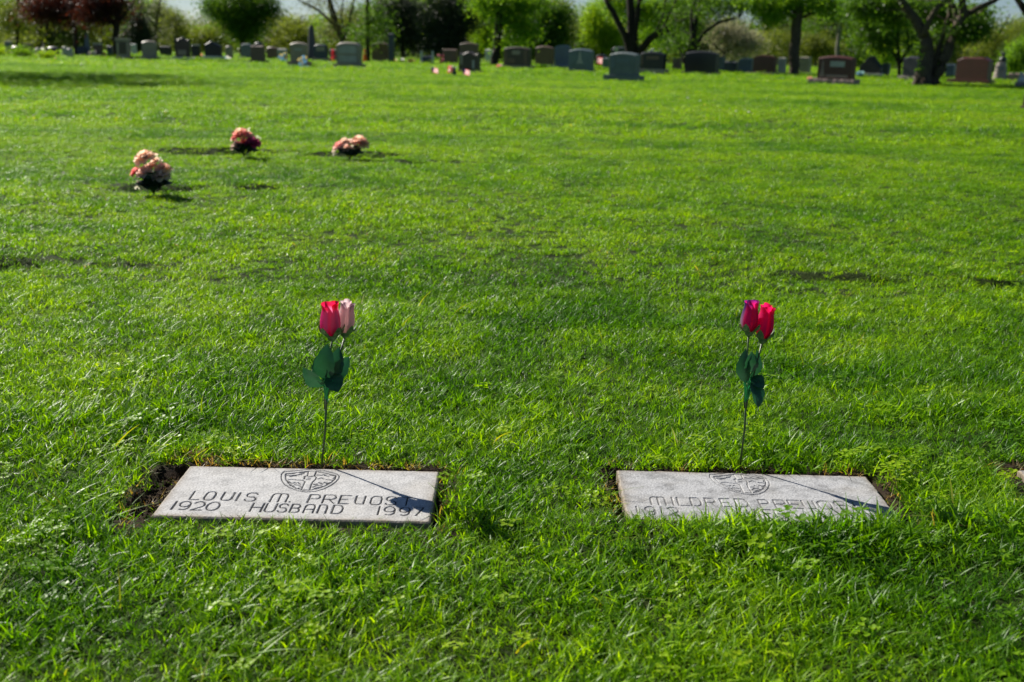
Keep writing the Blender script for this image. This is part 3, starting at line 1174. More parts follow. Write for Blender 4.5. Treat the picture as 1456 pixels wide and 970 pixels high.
def rose_bud(base, axis, H, Rm, colour, parent, name='bud', npet=6, seed=0, open_=0.0):
    """overlapping rolled petals; colour(height 0..1, edge 0..1, petal number)"""
    q = random.Random(seed)
    x, y, a = frame_of(axis)
    mb = MB()
    for k in range(npet):
        inner_ = 1 - k / npet
        az = k * 2.25 + q.uniform(-.3, .3)
        half = R(86 + 22 * q.random() - 20 * inner_)
        hh = H * (1.0 + .05 * q.uniform(-1, 1) - .08 * (1 - inner_) + .02 * inner_)
        sc_r = (1.0 - .58 * inner_) * (1 + .05 * q.uniform(-1, 1))
        nu_, nvv = 10, 10
        vs, cs = [], []
        for j in range(nvv + 1):
            t_ = j / nvv
            prof = .34 + .66 * math.sin(min(1, t_ / .38) * math.pi / 2) ** .75 if t_ < .38 else 1 - .26 * ((t_ - .38) / .46) ** 1.6 if t_ < .84 else .74 + (.10 + open_) * ((t_ - .84) / .16) ** 1.3 * (1.15 if k > 2 else .3)
            for i in range(nu_ + 1):
                s_ = 2 * i / nu_ - 1
                th = az + s_ * half
                e = abs(s_)
                zz = hh * t_ * (1 - .07 * e ** 2.2 * t_)
                rad = Rm * prof * sc_r * (1 + .05 * s_) + Rm * .03 * t_ ** 4 * math.sin(4 * s_ + k)
                pt_ = np.asarray(base) + a * zz + (x * math.cos(th) + y * math.sin(th)) * rad
                vs.append(pt_)
                cs.append(colour(t_, e, k, math.cos(th)))
        fs = []
        for j in range(nvv):
            for i in range(nu_):
                b0 = j * (nu_ + 1) + i
                fs.append((b0, b0 + 1, b0 + nu_ + 2, b0 + nu_ + 1))
        mb.add(vs, fs, cs)
    ob = mb.build(name, petal_mat, parent)
    # the green cup with its pointed sepals
    cb = MB()
    n = 10
    ring = [(.16, -.14), (.34, -.09), (.46, .0), (.60, .05)]
    vs, fs = [], []
    for r_, h_ in ring:
        for i in range(n):
            th = 2 * math.pi * i / n
            vs.append(np.asarray(base) + a * h_ * H + (x * math.cos(th) + y * math.sin(th)) * r_ * Rm)
    for j in range(len(ring) - 1):
        for i in range(n):
            fs.append((j * n + i, j * n + (i + 1) % n, (j + 1) * n + (i + 1) % n, (j + 1) * n + i))
    cb.add(vs, fs)
    for k in range(5):
        th0 = k * 2 * math.pi / 5 + .4
        vs = []
        for t_, wd, rr_ in ((0, .42, .48), (.4, .40, .93), (.75, .22, 1.05), (1, .0, 1.08)):
            for sg in (-1, 1):
                th = th0 + sg * wd
                vs.append(np.asarray(base) + a * (.0 + .33 * t_) * H + (x * math.cos(th) + y * math.sin(th)) * rr_ * Rm)
        cb.add(vs, [(0, 1, 3, 2), (2, 3, 5, 4), (4, 5, 7, 6)])
    cb.build('sepal_cup', sepal_mat, ob)
    return ob


def leaf_mesh(mb, base, tip, width, nrm, droop=0.1, fold=.25, serr=0.0):
    base, tip = np.asarray(base, float), np.asarray(tip, float)
    d = tip - base
    L = np.linalg.norm(d)
    d = d / L
    nrm = np.asarray(nrm, float)
    nrm = nrm - d * (nrm @ d)
    nrm /= np.linalg.norm(nrm)
    s_ = np.cross(d, nrm)
    vs, fs = [], []
    n = 9
    for i in range(n + 1):
        t_ = i / n
        w = width * (math.sin(math.pi * t_ ** .82) ** .75) * .5 + .0004
        w *= 1 + serr * (i % 2)
        mid = base + d * L * t_ + nrm * (math.sin(math.pi * t_) * droop * L)
        for k, f in ((-1, 1), (-.5, .4), (0, 0), (.5, .4), (1, 1)):
            vs.append(mid + s_ * w * k + nrm * (fold * w * f + .11 * w * math.sin(11 * t_ + 3 * k)))
    for i in range(n):
        for k in range(4):
            b0 = i * 5 + k
            fs.append((b0, b0 + 1, b0 + 6, b0 + 5))
    mb.add(vs, fs)


# --- first spray
def rose_spray(base_px, Y0, joint_px, buds, leaves, label, extra):
    zb = gz(*at_y(*base_px, Y0)[:2])
    b0 = at_y(*base_px, Y0)
    b0[2] = min(b0[2], zb) - .004
    root = thing('rose_spray', label, 'artificial rose', b0, 'artificial rose sprays planted behind the flat markers')
    j = at_y(*joint_px, Y0 + .002)
    mb = MB()
    m1 = lerp(b0, j, .55)
    mb.tube([b0, (m1[0] + .003, m1[1], m1[2]), j], [.0026, .0026, .0028], 8)
    mb.build('main_stem', stem_green, root)
    for k, (bp, ax, H, Rm, colf, dy, npet) in enumerate(buds):
        bb = at_y(*bp, Y0 + dy)
        sm = MB()
        off = (.004 * (k * 2 - 1), -.004 * k, 0)
        lo = lerp(b0, j, .82)
        sm.tube([np.array(lo) + np.array(off) * .5, np.array(j) + np.array(off), lerp(np.array(j) + np.array(off) * 1.5, bb, .6), bb - np.array(ax) * .012], [.0021, .0021, .002, .0023], 7)
        sm.build('stem', stem_green, root)
        rose_bud(bb, ax, H, Rm, colf, root, 'bud', npet, 3 + k)
    for (bp, tp, w, dyb, dyt, nx_, fold) in leaves:
        lb = MB()
        a, c_ = at_y(*bp, Y0 + dyb), at_y(*tp, Y0 + dyt)
        leaf_mesh(lb, a, c_, w * 1.15, (nx_, -1, .3), .10, fold, .09)
        lf = lb.build('leaf', fabric_leaf, root)
        pb = MB()
        pb.tube([at_y(joint_px[0] + random.uniform(-2, 2), joint_px[1] + random.uniform(2, 14), Y0 - .006), a + np.array([0, -.003, 0]), lerp(a, c_, .35) + np.array([0, -.004, 0])], [.0022, .0021, .0008], 6)
        pb.build('leaf_stalk', stem_bright, lf)
    return root


def col_pink(t_, e, k, dx):
    if k >= 1:
        body = (.98, .24, .50)
        c = lerp((.82, .05, .26), body, min(1, t_ * 2.2))
        c = lerp(c, (.95, .30, .52), math.exp(-((t_ - .45) / .2) ** 2) * (1 - e))
        return lerp(c, (.78, .014, .30), min(1, max(0, -dx - .45) * 3)) if t_ < .86 else (.75, .015, .08)
    return (.75, .015, .04) if t_ > .55 else (.6, .02, .1)


def col_pale(t_, e, k, dx):
    c = lerp((.86, .70, .68), (.86, .62, .64), t_)
    if t_ > .8:
        c = lerp(c, (.25, .13, .19), (t_ - .8) / .2)
    return lerp(c, (.92, .74, .72), .5 * (1 - e))


def col_violet(t_, e, k, dx):
    c = lerp((.88, .018, .22), (.82, .014, .19), t_)
    if t_ > .87:
        c = lerp(c, (.13, .02, .22), min(1, (t_ - .87) / .15))
    if dx < -.8:
        c = lerp(c, lerp((.75, .60, .68), (.10, .03, .26), min(1, t_ * 1.3)), min(1, (-dx - .8) * 8))
    return c


def col_red(t_, e, k, dx):
    c = lerp((.80, .010, .24), (.84, .010, .21), t_)
    return lerp(c, (.85, .012, .10), max(0, t_ - .8) * 5)


pb_ = slab_l.world(0, slab_l.d / 2, 0)
YL = on_ground(455, 663)[1] + .012
YR = on_ground(1052, 667)[1] + .012
up = lambda dx, dy=0.0: (dx, dy, 1.0)
rose_spray((455, 664), YL, (464.5, 560),
           [((472, 478), up(-.02, -.02), .085, .0300, col_pink, -.010, 5), ((490.5, 474), up(.10, .05), .079, .0255, col_pale, .026, 5)],
           [((461, 549), (431, 522), .034, .0, -.03, -.5, .3), ((462, 541), (466, 489), .042, -.006, -.012, -.1, .22), ((468, 540), (496.5, 507), .034, .0, .02, .6, .3),
            ((470, 533), (481, 558), .038, -.004, -.03, .3, .25), ((470, 540), (482, 494), .034, .006, .02, .3, .3), ((459, 536), (452, 505), .030, .010, .03, -.3, .3)],
           'artificial roses, one bright pink and one pale, behind the crisply lettered flat marker', None)
rose_spray((1051.5, 667), YR, (1061.5, 560),
           [((1065, 472), up(.03, -.02), .079, .026, col_violet, -.008, 5), ((1084.5, 482), up(.09, .0), .084, .0265, col_red, .006, 5)],
           [((1060, 545), (1061, 496), .030, -.004, -.01, -.7, .35), ((1066, 540), (1076, 497), .026, .004, .01, .8, .4), ((1058, 540), (1055, 508), .024, .008, .02, -.8, .3),
            ((1070, 544), (1078, 580), .032, -.004, -.03, .5, .3), ((1069, 536), (1086, 552), .028, .0, -.02, .4, .3), ((1065, 530), (1069, 500), .028, -.012, -.02, .1, .3)],
           'artificial roses, one violet tipped and one deep red, behind the worn flat marker', None)

# ------------------------------------------------------------------ flower bunches
petal_soft = vcol_mat('cloth_petals', .75, .74, .15)
dark_leaf = plain('dark_cloth_leaf', (.016, .058, .022), .6, .3, .35, 50)
pale_leaf = plain('pale_grey_green_leaf', (.06, .10, .07), .7, .2, .3, 50)


def bloom(c, rad, axis, c_in, c_out, parent, name='bloom', layers=(5, 6, 7, 7), seed=0):
    q = random.Random(seed)
    x, y, a = frame_of(axis)
    mb = MB()
    nl = len(layers)
    for li, npet in enumerate(layers):
        f = li / max(1, nl - 1)
        tilt = R(10 + 78 * f)
        ln = rad * (.55 + .50 * f)
        for k in range(npet):
            az = 2 * math.pi * (k + .5 * (li % 2)) / npet + q.uniform(-.25, .25)
            w = ln * (1.05 + .15 * q.random())
            tl = tilt + q.uniform(-.16, .16)
            vs, cs = [], []
            cc = lerp(c_in, c_out, min(1, f + q.uniform(-.25, .25)) if f > 0 else 0)
            for j in range(5):
                t_ = j / 4
                ang = tl * (.35 + .65 * t_)
                rr_ = ln * t_ * math.sin(ang) + rad * .05
                zz = ln * t_ * math.cos(ang) - rad * .25 * f
                ww = w * .5 * (math.sin(math.pi * (.12 + .76 * t_)) ** .8)
                for i in range(5):
                    s_ = i / 2 - 1
                    th_off = s_ * ww
                    px_ = math.cos(az) * rr_ - math.sin(az) * th_off
                    py_ = math.sin(az) * rr_ + math.cos(az) * th_off
                    cup = rad * .22 * s_ * s_ * (1 - .4 * f) + rad * .05 * math.sin(4 * s_ + k) * t_
                    vs.append(np.asarray(c) + x * px_ + y * py_ + a * (zz + cup))
                    cs.append(lerp(cc, (.86, .68, .56), .35 * t_ * t_ * q.random()))
            fs = [(j * 5 + i, j * 5 + i + 1, j * 5 + i + 6, j * 5 + i + 5) for j in range(4) for i in range(4)]
            mb.add(vs, fs, cs)
    return mb.build(name, petal_soft, parent)


PEACH, ROSE, PINK, MAG, CREAM, CORAL = (1.0, .73, .53), (1.0, .62, .50), (1.0, .80, .70), (.50, .02, .18), (.86, .82, .64), (.92, .28, .28)


def bunch(base_px, spec, fillers, label, leaf_px, seed, group='flower bunches of peach and pink cloth roses'):
    g = on_ground(*base_px, .015)
    Y0 = g[1]
    root = thing('flower_bunch', label, 'flower bunch', g, group)
    q = random.Random(seed)
    s = ppm(g)
    for k, (px, py, rpx, cin, cout, dy) in enumerate(spec):
        c = at_y(px, py, Y0 + dy)
        ax = np.array([(c[0] - g[0]) * 2.0 - .15, -.25 + dy * 3, .9])
        bloom(c - ax / np.linalg.norm(ax) * rpx / s * .2, rpx * 1.02 / s, ax, cin, cout, root, seed=seed * 10 + k)
        st = MB()
        st.tube([g + np.array([0, 0, -.01]), lerp(g, c, .5), c], [.003, .003, .003], 5)
        st.build('stem', stem_green, root)
    for k, (px, py, dy) in enumerate(fillers):
        c = at_y(px, py, Y0 + dy)
        mb = MB()
        for _ in range(9):
            o_ = c + np.array([q.gauss(0, 1), q.gauss(0, 1), q.gauss(0, 1)]) * 2.0 / s
            for j in range(5):
                a_ = j * 1.2566
                d1 = np.array([math.cos(a_), q.uniform(-.6, .2), math.sin(a_)]) * 1.1 / s
                d2 = np.array([math.cos(a_ + .9), q.uniform(-.6, .2), math.sin(a_ + .9)]) * 1.0 / s
                mb.add([o_, o_ + d1, o_ + (d1 + d2) * .75, o_ + d2], [(0, 1, 2, 3)], CREAM)
        mb.build('filler_blossom', petal_soft, root)
    n = leaf_px[0]
    for k in range(n):
        a_ = 6.283 * k / n + q.uniform(-.2, .2)
        lb = MB()
        rp, hp = leaf_px[1] / s, leaf_px[2] / s
        el = q.uniform(.05, .95)
        bse = g + np.array([math.cos(a_) * .02, math.sin(a_) * .02, .01 + .05 * el])
        tp = g + np.array([math.cos(a_) * rp * (1.1 - .2 * el), math.sin(a_) * rp * (1.0 - .2 * el), hp * el * .9 + .03])
        leaf_mesh(lb, bse, tp, rp * .85, (-math.cos(a_) * .4, -math.sin(a_) * .4 - .3, 1), .16, .25, .05)
        lb.build('leaf', dark_leaf if k % 9 else pale_leaf, root)
    return root


bunch((219, 274), [(205, 222, 15.5, PEACH, (.97, .72, .58), .0), (193, 243, 9, CORAL, CORAL, .0), (204, 243, 12, ROSE, PINK, -.04), (231, 238, 12, ROSE, PEACH, -.02), (228, 247, 12, PINK, (.80, .58, .48), -.05), (213, 236, 9, PINK, ROSE, .04), (222, 228, 8, PEACH, PINK, .08)],
      [(226, 224, .02), (240, 243, .0), (196, 268, -.06), (195, 256, -.03)],
      'taller bunch of peach and coral cloth roses standing in front of the other two bunches', (32, 26, 32), 3)
bunch((347, 221), [(341, 189, 13, PEACH, CORAL, .0), (336, 206, 9.5, PINK, (.82, .62, .52), -.03), (359, 201, 11, MAG, MAG, -.04), (352, 192, 9, ROSE, PEACH, .02), (346, 201, 8, ROSE, CORAL, .04)],
      [(354, 187, .03), (331, 199, .0), (367, 198, .0)],
      'bunch of peach cloth roses with one deep magenta bloom', (28, 19, 17), 4)
bunch((497, 225), [(482, 207, 11, CORAL, PINK, .0), (489, 201, 9, PEACH, PINK, .03), (511, 199, 12, PEACH, ROSE, .0), (517, 204, 8, (.95, .60, .30), PEACH, -.03), (500, 202, 9, PINK, CREAM, .05), (493, 209, 7, ROSE, PEACH, -.05)],
      [(495, 203, .02), (476, 217, -.04), (501, 211, -.05)],
      'low spreading bunch of peach cloth roses, its blooms in two clumps', (28, 20, 14), 5)
# ------------------------------------------------------------------ upright headstones
STONE = {
    'grey': granite('grey_granite', (.33, .28, .225), .5),
    'tan': granite('tan_grey_granite', (.35, .28, .21), .5),
    'pale': granite('pale_granite', (.42, .41, .385), .6),
    'blue': granite('blue_grey_granite', (.13, .175, .20), .4),
    'slate': granite('dark_blue_granite', (.040, .055, .080), .45),
    'teal': granite('green_grey_granite', (.13, .165, .165), .5),
    'brown': granite('brown_granite', (.16, .098, .068), .45),
    'dark': granite('dark_brown_granite', (.07, .05, .038), .45),
    'black': granite('black_granite', (.014, .015, .018), .35, .2),
    'purple': granite('dark_purple_granite', (.050, .045, .060), .4),
    'red': granite('red_granite', (.095, .026, .018), .4, .35),
    'pink': granite('pink_rough_granite', (.36, .25, .22), .8, .4, .4),
    'white': granite('white_marble', (.62, .62, .60), .5, .12, .2),
    'bronze': plain('dark_bronze', (.035, .04, .035), .4),
}


def profile(kind, w, h):
    a = w / 2
    if kind == 'flat':
        return [(-a, 0), (a, 0), (a, h), (-a, h)]
    if kind == 'serp':       # low arch with small square shoulders
        top = [(a * math.cos(R(t_)) * .86, h - .10 * h + .10 * h * math.sin(R(t_))) for t_ in range(0, 181, 15)]
        return [(-a, 0), (a, 0), (a, h * .88), (a * .88, h * .88)] + top + [(-a * .88, h * .88), (-a, h * .88)]
    if kind == 'bow':
        return [(-a, 0), (a, 0)] + [(a * (1 - 2 * i / 14), h * (.90 + .10 * (1 - (1 - 2 * i / 14) ** 2))) for i in range(15)]
    if kind == 'arch':
        return [(-a, 0), (a, 0)] + [(a * math.cos(R(t_)), h - a * .8 + a * .8 * math.sin(R(t_))) for t_ in range(0, 181, 12)]
    if kind == 'peak':
        return [(-a, 0), (a, 0), (a, h * .32), (a * .25, h), (-a * .15, h), (-a, h * .38)]
    if kind == 'slant':
        return [(-a, 0), (a, 0), (a, h * .66), (-a * .25, h), (-a, h * .72)]
    if kind == 'wave':       # concave dips beside a raised middle
        return [(-a, 0), (a, 0)] + [(a * (1 - 2 * i / 20), h * (.86 + .14 * math.exp(-((1 - 2 * i / 20) / .45) ** 2) + .07 * abs(1 - 2 * i / 20) ** 6)) for i in range(21)]
    if kind == 'cut':        # clipped corners
        return [(-a, 0), (a, 0), (a, h * .86), (a * .62, h), (-a * .62, h), (-a, h * .86)]
    raise ValueError(kind)


def rough_block(mb, w, d, h, seed=0, amp=.016):
    """a pitched (rock-faced) base block: front at y=0, going back"""
    q = random.Random(seed)
    n = max(6, int(w / .09))
    vs, fs = [], []
    cols = 5
    prof = [(0.0, 0.0), (-.6, .33), (-1, .66), (0.2, 1.0)]
    for i in range(n + 1):
        x = -w / 2 + w * i / n
        for f, z in prof:
            vs.append((x + q.uniform(-.01, .01), (f * amp + q.uniform(-1, 1) * amp * .9) * (1 if z < .99 else .3), h * z))
        vs.append((x, d, h))
        vs.append((x, d, 0))
    m = 6
    for i in range(n):
        for j in range(m - 1):
            a = i * m + j
            fs.append((a, a + m, a + m + 1, a + 1))
    fs.append(tuple(range(m))[::-1])
    fs.append(tuple(n * m + j for j in range(m)))
    mb.add(vs, [f[::-1] for f in fs])


HSN = [0]
GROUP_H = 'upright headstones standing along the far side of the lawn'


def horizon(px):
    return YH + math.tan(ROLL) * (px - CX)


def headstone(label, x0, x1, yt, ym, yb, prof='serp', mat='grey', bmat='pale', base=None, thick=.24, phi=26, rough=False, panels=(), cap=None, cat='headstone', name='headstone', far=None):
    """x0..x1 front face, yt top, ym foot of the tablet, yb foot of the base, all as seen"""
    xm = (x0 + x1) / 2
    g = on_ground(xm, yb)
    if far:                       # hidden foot: stands behind others at this distance
        g = np.array([ray(xm, yb)[0] / ray(xm, yb)[1] * far, far, 0])
    g[2] = gz(g[0], g[1])
    s = ppm(g)
    ang = math.atan2(g[0], g[1])
    HSN[0] += 1
    q = random.Random(HSN[0])
    th = ang + R(phi + q.uniform(-3, 3))
    cphi = math.cos(th - ang)
    w = (x1 - x0) / s / cphi
    hb = max(0.0, (yb - ym) / s / .97)
    H = (yb - yt) / s / .97 if not far else (CAM_H + (horizon(xm) - yt) / s - g[2])
    root = thing(name, label, cat, g - np.array([0, 0, .03]), GROUP_H if cat == 'headstone' else None)
    bw = w
    if hb > .01:
        bx = base or (x0 - 4, x1 + 4)
        bw = (bx[1] - bx[0]) / s / cphi
        mb = MB()
        if rough:
            rough_block(mb, bw, thick + .12, hb + .03, HSN[0])
        else:
            mb.box((0, (thick + .12) / 2, (hb + .03) / 2), (bw, thick + .12, hb + .03))
        off = ((bx[0] + bx[1]) / 2 - xm) / s / cphi
        mb.v = [(x + off, y, z) for x, y, z in mb.v]
        mb.xform(-th, g - np.array([0, 0, .03]))
        mb.build('base', STONE[bmat], root, smooth=False, bevel=.006 if not rough else 0)
    y0 = .06 if hb > .01 else 0
    z0 = hb - (.03 if hb <= .01 else 0)
    h = H - z0
    tb = MB()
    ol = profile(prof, w, h)
    # a face that leans back at the top: the wash along the upper edge
    n_ = len(ol)
    ws = .045 / h
    rings = [[(x, y0, z * (1 - ws) + z0) for x, z in ol], [(x, y0 + .07, z + z0) for x, z in ol], [(x, y0 + thick - .05, z + z0) for x, z in ol], [(x, y0 + thick, z * (1 - ws) + z0) for x, z in ol]]
    fs_ = [tuple(range(n_)), tuple(range(4 * n_ - 1, 3 * n_ - 1, -1))]
    for k_ in range(3):
        for i in range(n_):
            j = (i + 1) % n_
            fs_.append((k_ * n_ + i, k_ * n_ + i + n_, k_ * n_ + j + n_, k_ * n_ + j))
    tb.add(sum(rings, []), fs_)
    tb.xform(-th, g)
    tb.build('tablet', STONE[mat], root, smooth=False, bevel=.007)
    if cap:
        cm, ch, cw = cap
        cb = MB()
        cb.box((0, y0 + thick / 2, H + ch / 2), (w * cw, thick * cw, ch))
        cb.xform(-th, g)
        cb.build('cap', STONE[cm], root, smooth=False, bevel=.01)
    for (nm, fx0, fx1, fz0, fz1, pm, shape) in panels:
        pb2 = MB()
        a0, a1 = -w / 2 + fx0 * w, -w / 2 + fx1 * w
        c0, c1 = z0 + fz0 * h, z0 + fz1 * h
        if shape == 'rect':
            o_ = [(a0, c0), (a1, c0), (a1, c1), (a0, c1)]
        elif shape == 'arch':
            m_, r_ = (a0 + a1) / 2, (a1 - a0) / 2
            o_ = [(a0, c0), (a1, c0)] + [(m_ + r_ * math.cos(R(t_)), c1 - r_ * .35 + r_ * .35 * math.sin(R(t_))) for t_ in range(0, 181, 15)]
        elif shape == 'spire':
            m_, r_ = (a0 + a1) / 2, (a1 - a0) / 2
            dz = c1 - c0
            o_ = [(a0, c0), (a1, c0), (m_ + r_ * .5, c0 + dz * .30), (m_ + r_ * .22, c0 + dz * .75), (m_, c1), (m_ - r_ * .22, c0 + dz * .75), (m_ - r_ * .5, c0 + dz * .30)]
        elif shape == 'cross':
            m_, r_ = (a0 + a1) / 2, (a1 - a0) / 2
            dz = c1 - c0
            b_ = r_ * .3
            o_ = [(m_ - b_, c0), (m_ + b_, c0), (m_ + b_, c0 + dz * .55), (a1, c0 + dz * .55), (a1, c0 + dz * .75), (m_ + b_, c0 + dz * .75), (m_ + b_, c1), (m_ - b_, c1), (m_ - b_, c0 + dz * .75), (a0, c0 + dz * .75), (a0, c0 + dz * .55), (m_ - b_, c0 + dz * .55)]
        pb2.prism(o_, y0 - .007, y0 - .001)
        pb2.xform(-th, g)
        pb2.build(nm, STONE[pm], root, smooth=False)
    return root


H_ = headstone
# far end of the rows
H_('pale blue headstone topped by a block, beside a yellow green shrub', 7, 15, 62, 78, 79, 'flat', 'blue', cap=('pale', .08, 1.15))
H_('low brown headstone between the pale capped stone and the tan topped stone', 17, 28, 66, 78, 80, 'bow', 'brown', 'brown')
H_('headstone darkened by shade below its tan rough top behind a dark shrub', 34, 43, 65, 79, 80, 'flat', 'dark', cap=('tan', .09, 1.1))  # shadowed side put into the dark tablet colour, cap keeps the tan
H_('small light grey headstone behind a bright green plant', 49, 56, 69, 79, 80, 'arch', 'pale', 'pale')
H_('small grey bowed headstone above the bright green plant', 58, 65, 69, 79, 80, 'bow', 'grey', 'grey')
H_('dark blue bowed headstone in the gap beyond the bright green plant', 68, 80, 67, 79, 80, 'bow', 'slate', 'slate')
H_('small pale headstone joined close behind a similar shorter one', 88, 94, 67, 80, 81, 'arch', 'pale')
H_('shorter pale headstone with rounded top, just in front of its twin', 94, 101, 69, 82, 83, 'arch', 'pale')
H_('dark blue headstone with pale rim at the foot of the blue obelisk', 109, 119, 67, 79, 80, 'serp', 'slate', 'blue')
H_('brown headstone with a pale cap behind white flowers', 133, 143, 65, 80, 81, 'flat', 'brown', cap=('pale', .1, 1.12))
H_('narrow dark headstone beside the pink flowers', 152, 159, 66, 79, 80, 'flat', 'slate')
H_('grey headstone with a wide overhanging cap and dark sunken front', 166, 182, 60, 81, 85, 'flat', 'grey', 'tan', (165, 184), cap=('grey', .14, 1.16), panels=[('carved_panel', .22, .85, .18, .92, 'dark', 'rect')])
H_('slim white headstone between the capped grey stone and a tan grey one', 186, 192, 63, 77, 78, 'flat', 'white')
H_('tan grey headstone with softly bowed top standing apart', 202, 220, 59, 80, 86, 'bow', 'tan', 'tan', (200, 222))
H_('low black headstone half lost in shade between tan and banded stones', 227, 241, 66, 79, 80, 'flat', 'black', 'black')
H_('dark headstone with gleaming bowed top and white footing', 249, 268, 55, 81, 86, 'wave', 'dark', 'white', (246, 270), panels=[('carved_panel', .2, .8, .1, .35, 'grey', 'rect')])
H_('small black headstone with a pale top edge beside orange flowers', 272, 282, 66, 83, 84, 'flat', 'black', cap=('pale', .06, 1.05))
H_('black headstone with a sharply slanting bright top', 291, 313, 60, 80, 85, 'slant', 'black', 'white', (287, 316))
H_('small grey arched headstone with white flowers at its foot', 320, 328, 66, 82, 84, 'arch', 'grey', 'grey')
H_('pale blue headstone with bright white top next to a brown one', 342, 356, 63, 81, 84, 'cut', 'blue', 'pale')
H_('small dark blue headstone peeping above the brown one', 362, 372, 60, 84, 85, 'bow', 'slate', far=70)
H_('brown block headstone overlapping the pale blue one', 356, 373, 66, 86, 90, 'flat', 'brown', 'dark', (353, 377))
H_('brown bowed headstone hidden partly behind the brown block', 379, 392, 67, 83, 85, 'bow', 'brown', 'brown')
H_('low light grey headstone with a blue and yellow bouquet', 394, 406, 70, 85, 86, 'flat', 'pale')
H_('tall grey brown headstone with rosy rough base between two blue bouquets', 412, 434, 62, 88, 95, 'bow', 'tan', 'pink', (408, 438), rough=True, panels=[('carved_panel', .3, .75, .55, .68, 'pale', 'rect')])
H_('dark headstone with a grey framed panel beside the purple obelisk', 446, 463, 64, 83, 88, 'serp', 'slate', 'tan', (443, 466), panels=[('carved_panel', .2, .88, .5, .82, 'grey', 'rect')])
H_('small green grey headstone with red flowers above it', 468, 477, 71, 85, 87, 'flat', 'teal', 'teal')
H_('big grey headstone with an arched light panel and pale stepped base', 478, 510, 62, 91, 97, 'serp', 'grey', 'tan', (474, 514), thick=.3, panels=[('carved_panel', .1, .88, .48, .84, 'pale', 'arch'), ('carved_panel', .1, .88, .08, .38, 'pale', 'rect')])
H_('plain brown headstone beside the orange cone', 528, 551, 62, 85, 88, 'serp', 'brown', 'tan', (525, 554), thick=.3)
H_('tall narrow dark blue pillar stone behind the plain brown headstone', 552, 558, 48, 86, 87, 'flat', 'slate', far=62)
H_('low slate headstone framed by two white posts', 600, 613, 80, 89, 91, 'flat', 'slate', 'pale', panels=[('post', -.22, .0, .0, 1.7, 'white', 'rect'), ('post', 1.0, 1.22, .0, 1.75, 'white', 'rect')])
H_('low reddish brown headstone with two white ornaments on top', 628, 648, 71, 89, 91, 'flat', 'brown', 'brown')
H_('tall brown headstone with pale arched edge behind the dark wavy stone', 652, 677, 62, 90, 92, 'bow', 'brown', 'brown', cap=None)
H_('dark wavy topped headstone with rosy base among small flags', 651, 677, 75, 100, 105, 'wave', 'dark', 'pink', (648, 680), thick=.3, panels=[('carved_panel', .74, .86, .1, .55, 'pale', 'rect'), ('carved_panel', .08, .22, .3, .85, 'grey', 'rect')])
H_('small white headstone between the flags and a big tree trunk', 689, 697, 71, 89, 90, 'flat', 'white')
H_('wide dark brown headstone with two pale plaques and rough rim', 715, 751, 68, 93, 98, 'bow', 'dark', 'tan', (712, 754), thick=.3, panels=[('nameplate', .33, .64, .58, .80, 'grey', 'rect'), ('carved_panel', .17, .45, .12, .36, 'brown', 'rect'), ('border', .0, .12, .04, .84, 'brown', 'rect'), ('border', .8, .92, .04, .84, 'brown', 'rect')])
H_('dark brown headstone behind, beside two blue grey ones', 760, 784, 67, 92, 94, 'bow', 'brown', 'pink')
H_('plain blue grey headstone tucked behind the one carved with a spire', 787, 808, 66, 93, 97, 'bow', 'blue', 'pale', (783, 812), thick=.28)
H_('broad blue grey headstone carved with a pale spire', 807, 839, 71, 99, 103, 'bow', 'blue', 'blue', (803, 842), thick=.3, panels=[('carved_spire', .36, .64, .30, .98, 'pale', 'spire'), ('nameplate', .18, .78, .05, .26, 'teal', 'rect')])
H_('dark low headstone with a small flag in front', 846, 860, 78, 94, 95, 'bow', 'black', 'black')
H_('small blue headstone half behind the green grey one', 855, 864, 83, 96, 97, 'flat', 'blue', 'blue')
H_('green grey headstone on a stepped base standing forward of its row', 864, 901, 76, 107, 115, 'bow', 'teal', 'teal', (857, 907), thick=.34, panels=[('carved_panel', .08, .20, .3, .9, 'blue', 'rect'), ('nameplate', .3, .78, .55, .72, 'blue', 'rect')])
H_('dark blue headstone with a pale cross above the green grey stone', 868, 888, 68, 95, 96, 'cut', 'slate', 'slate', panels=[('carved_cross', .15, .5, .62, 1.0, 'white', 'cross')])
H_('polished black headstone with a pale name line and a white bird on top', 907, 941, 75, 98, 106, 'serp', 'black', 'grey', (904, 944), thick=.3, panels=[('nameplate', .3, .82, .55, .75, 'brown', 'rect'), ('carved_panel', .08, .16, .2, .85, 'brown', 'rect')])
H_('small brown headstone between two black ones', 955, 966, 83, 99, 100, 'flat', 'brown', 'brown')
H_('broad plain black headstone with a bluish base', 972, 1015, 74, 102, 107, 'bow', 'black', 'slate', (968, 1018), thick=.34)
H_('slim light green headstone against the plain black stone', 1021, 1026, 81, 102, 103, 'flat', 'teal', 'teal')
H_('low wide blue headstone under the blossom tree', 1028, 1046, 88, 102, 103, 'flat', 'slate', 'slate')
H_('blue grey headstone with sloping top touching a red brown one', 1049, 1067, 83, 103, 104, 'bow', 'blue', 'blue')
H_('red brown headstone with rounded shoulders and pinkish footing', 1069, 1099, 80, 103, 107, 'serp', 'red', 'pink', (1062, 1102), rough=True)
H_('slim pale headstone between the red brown stone and a thick trunk', 1104, 1113, 83, 104, 106, 'flat', 'pale', 'pale')
H_('mid grey headstone on the far side of the thick trunk', 1135, 1148, 82, 103, 105, 'flat', 'grey', 'pale')
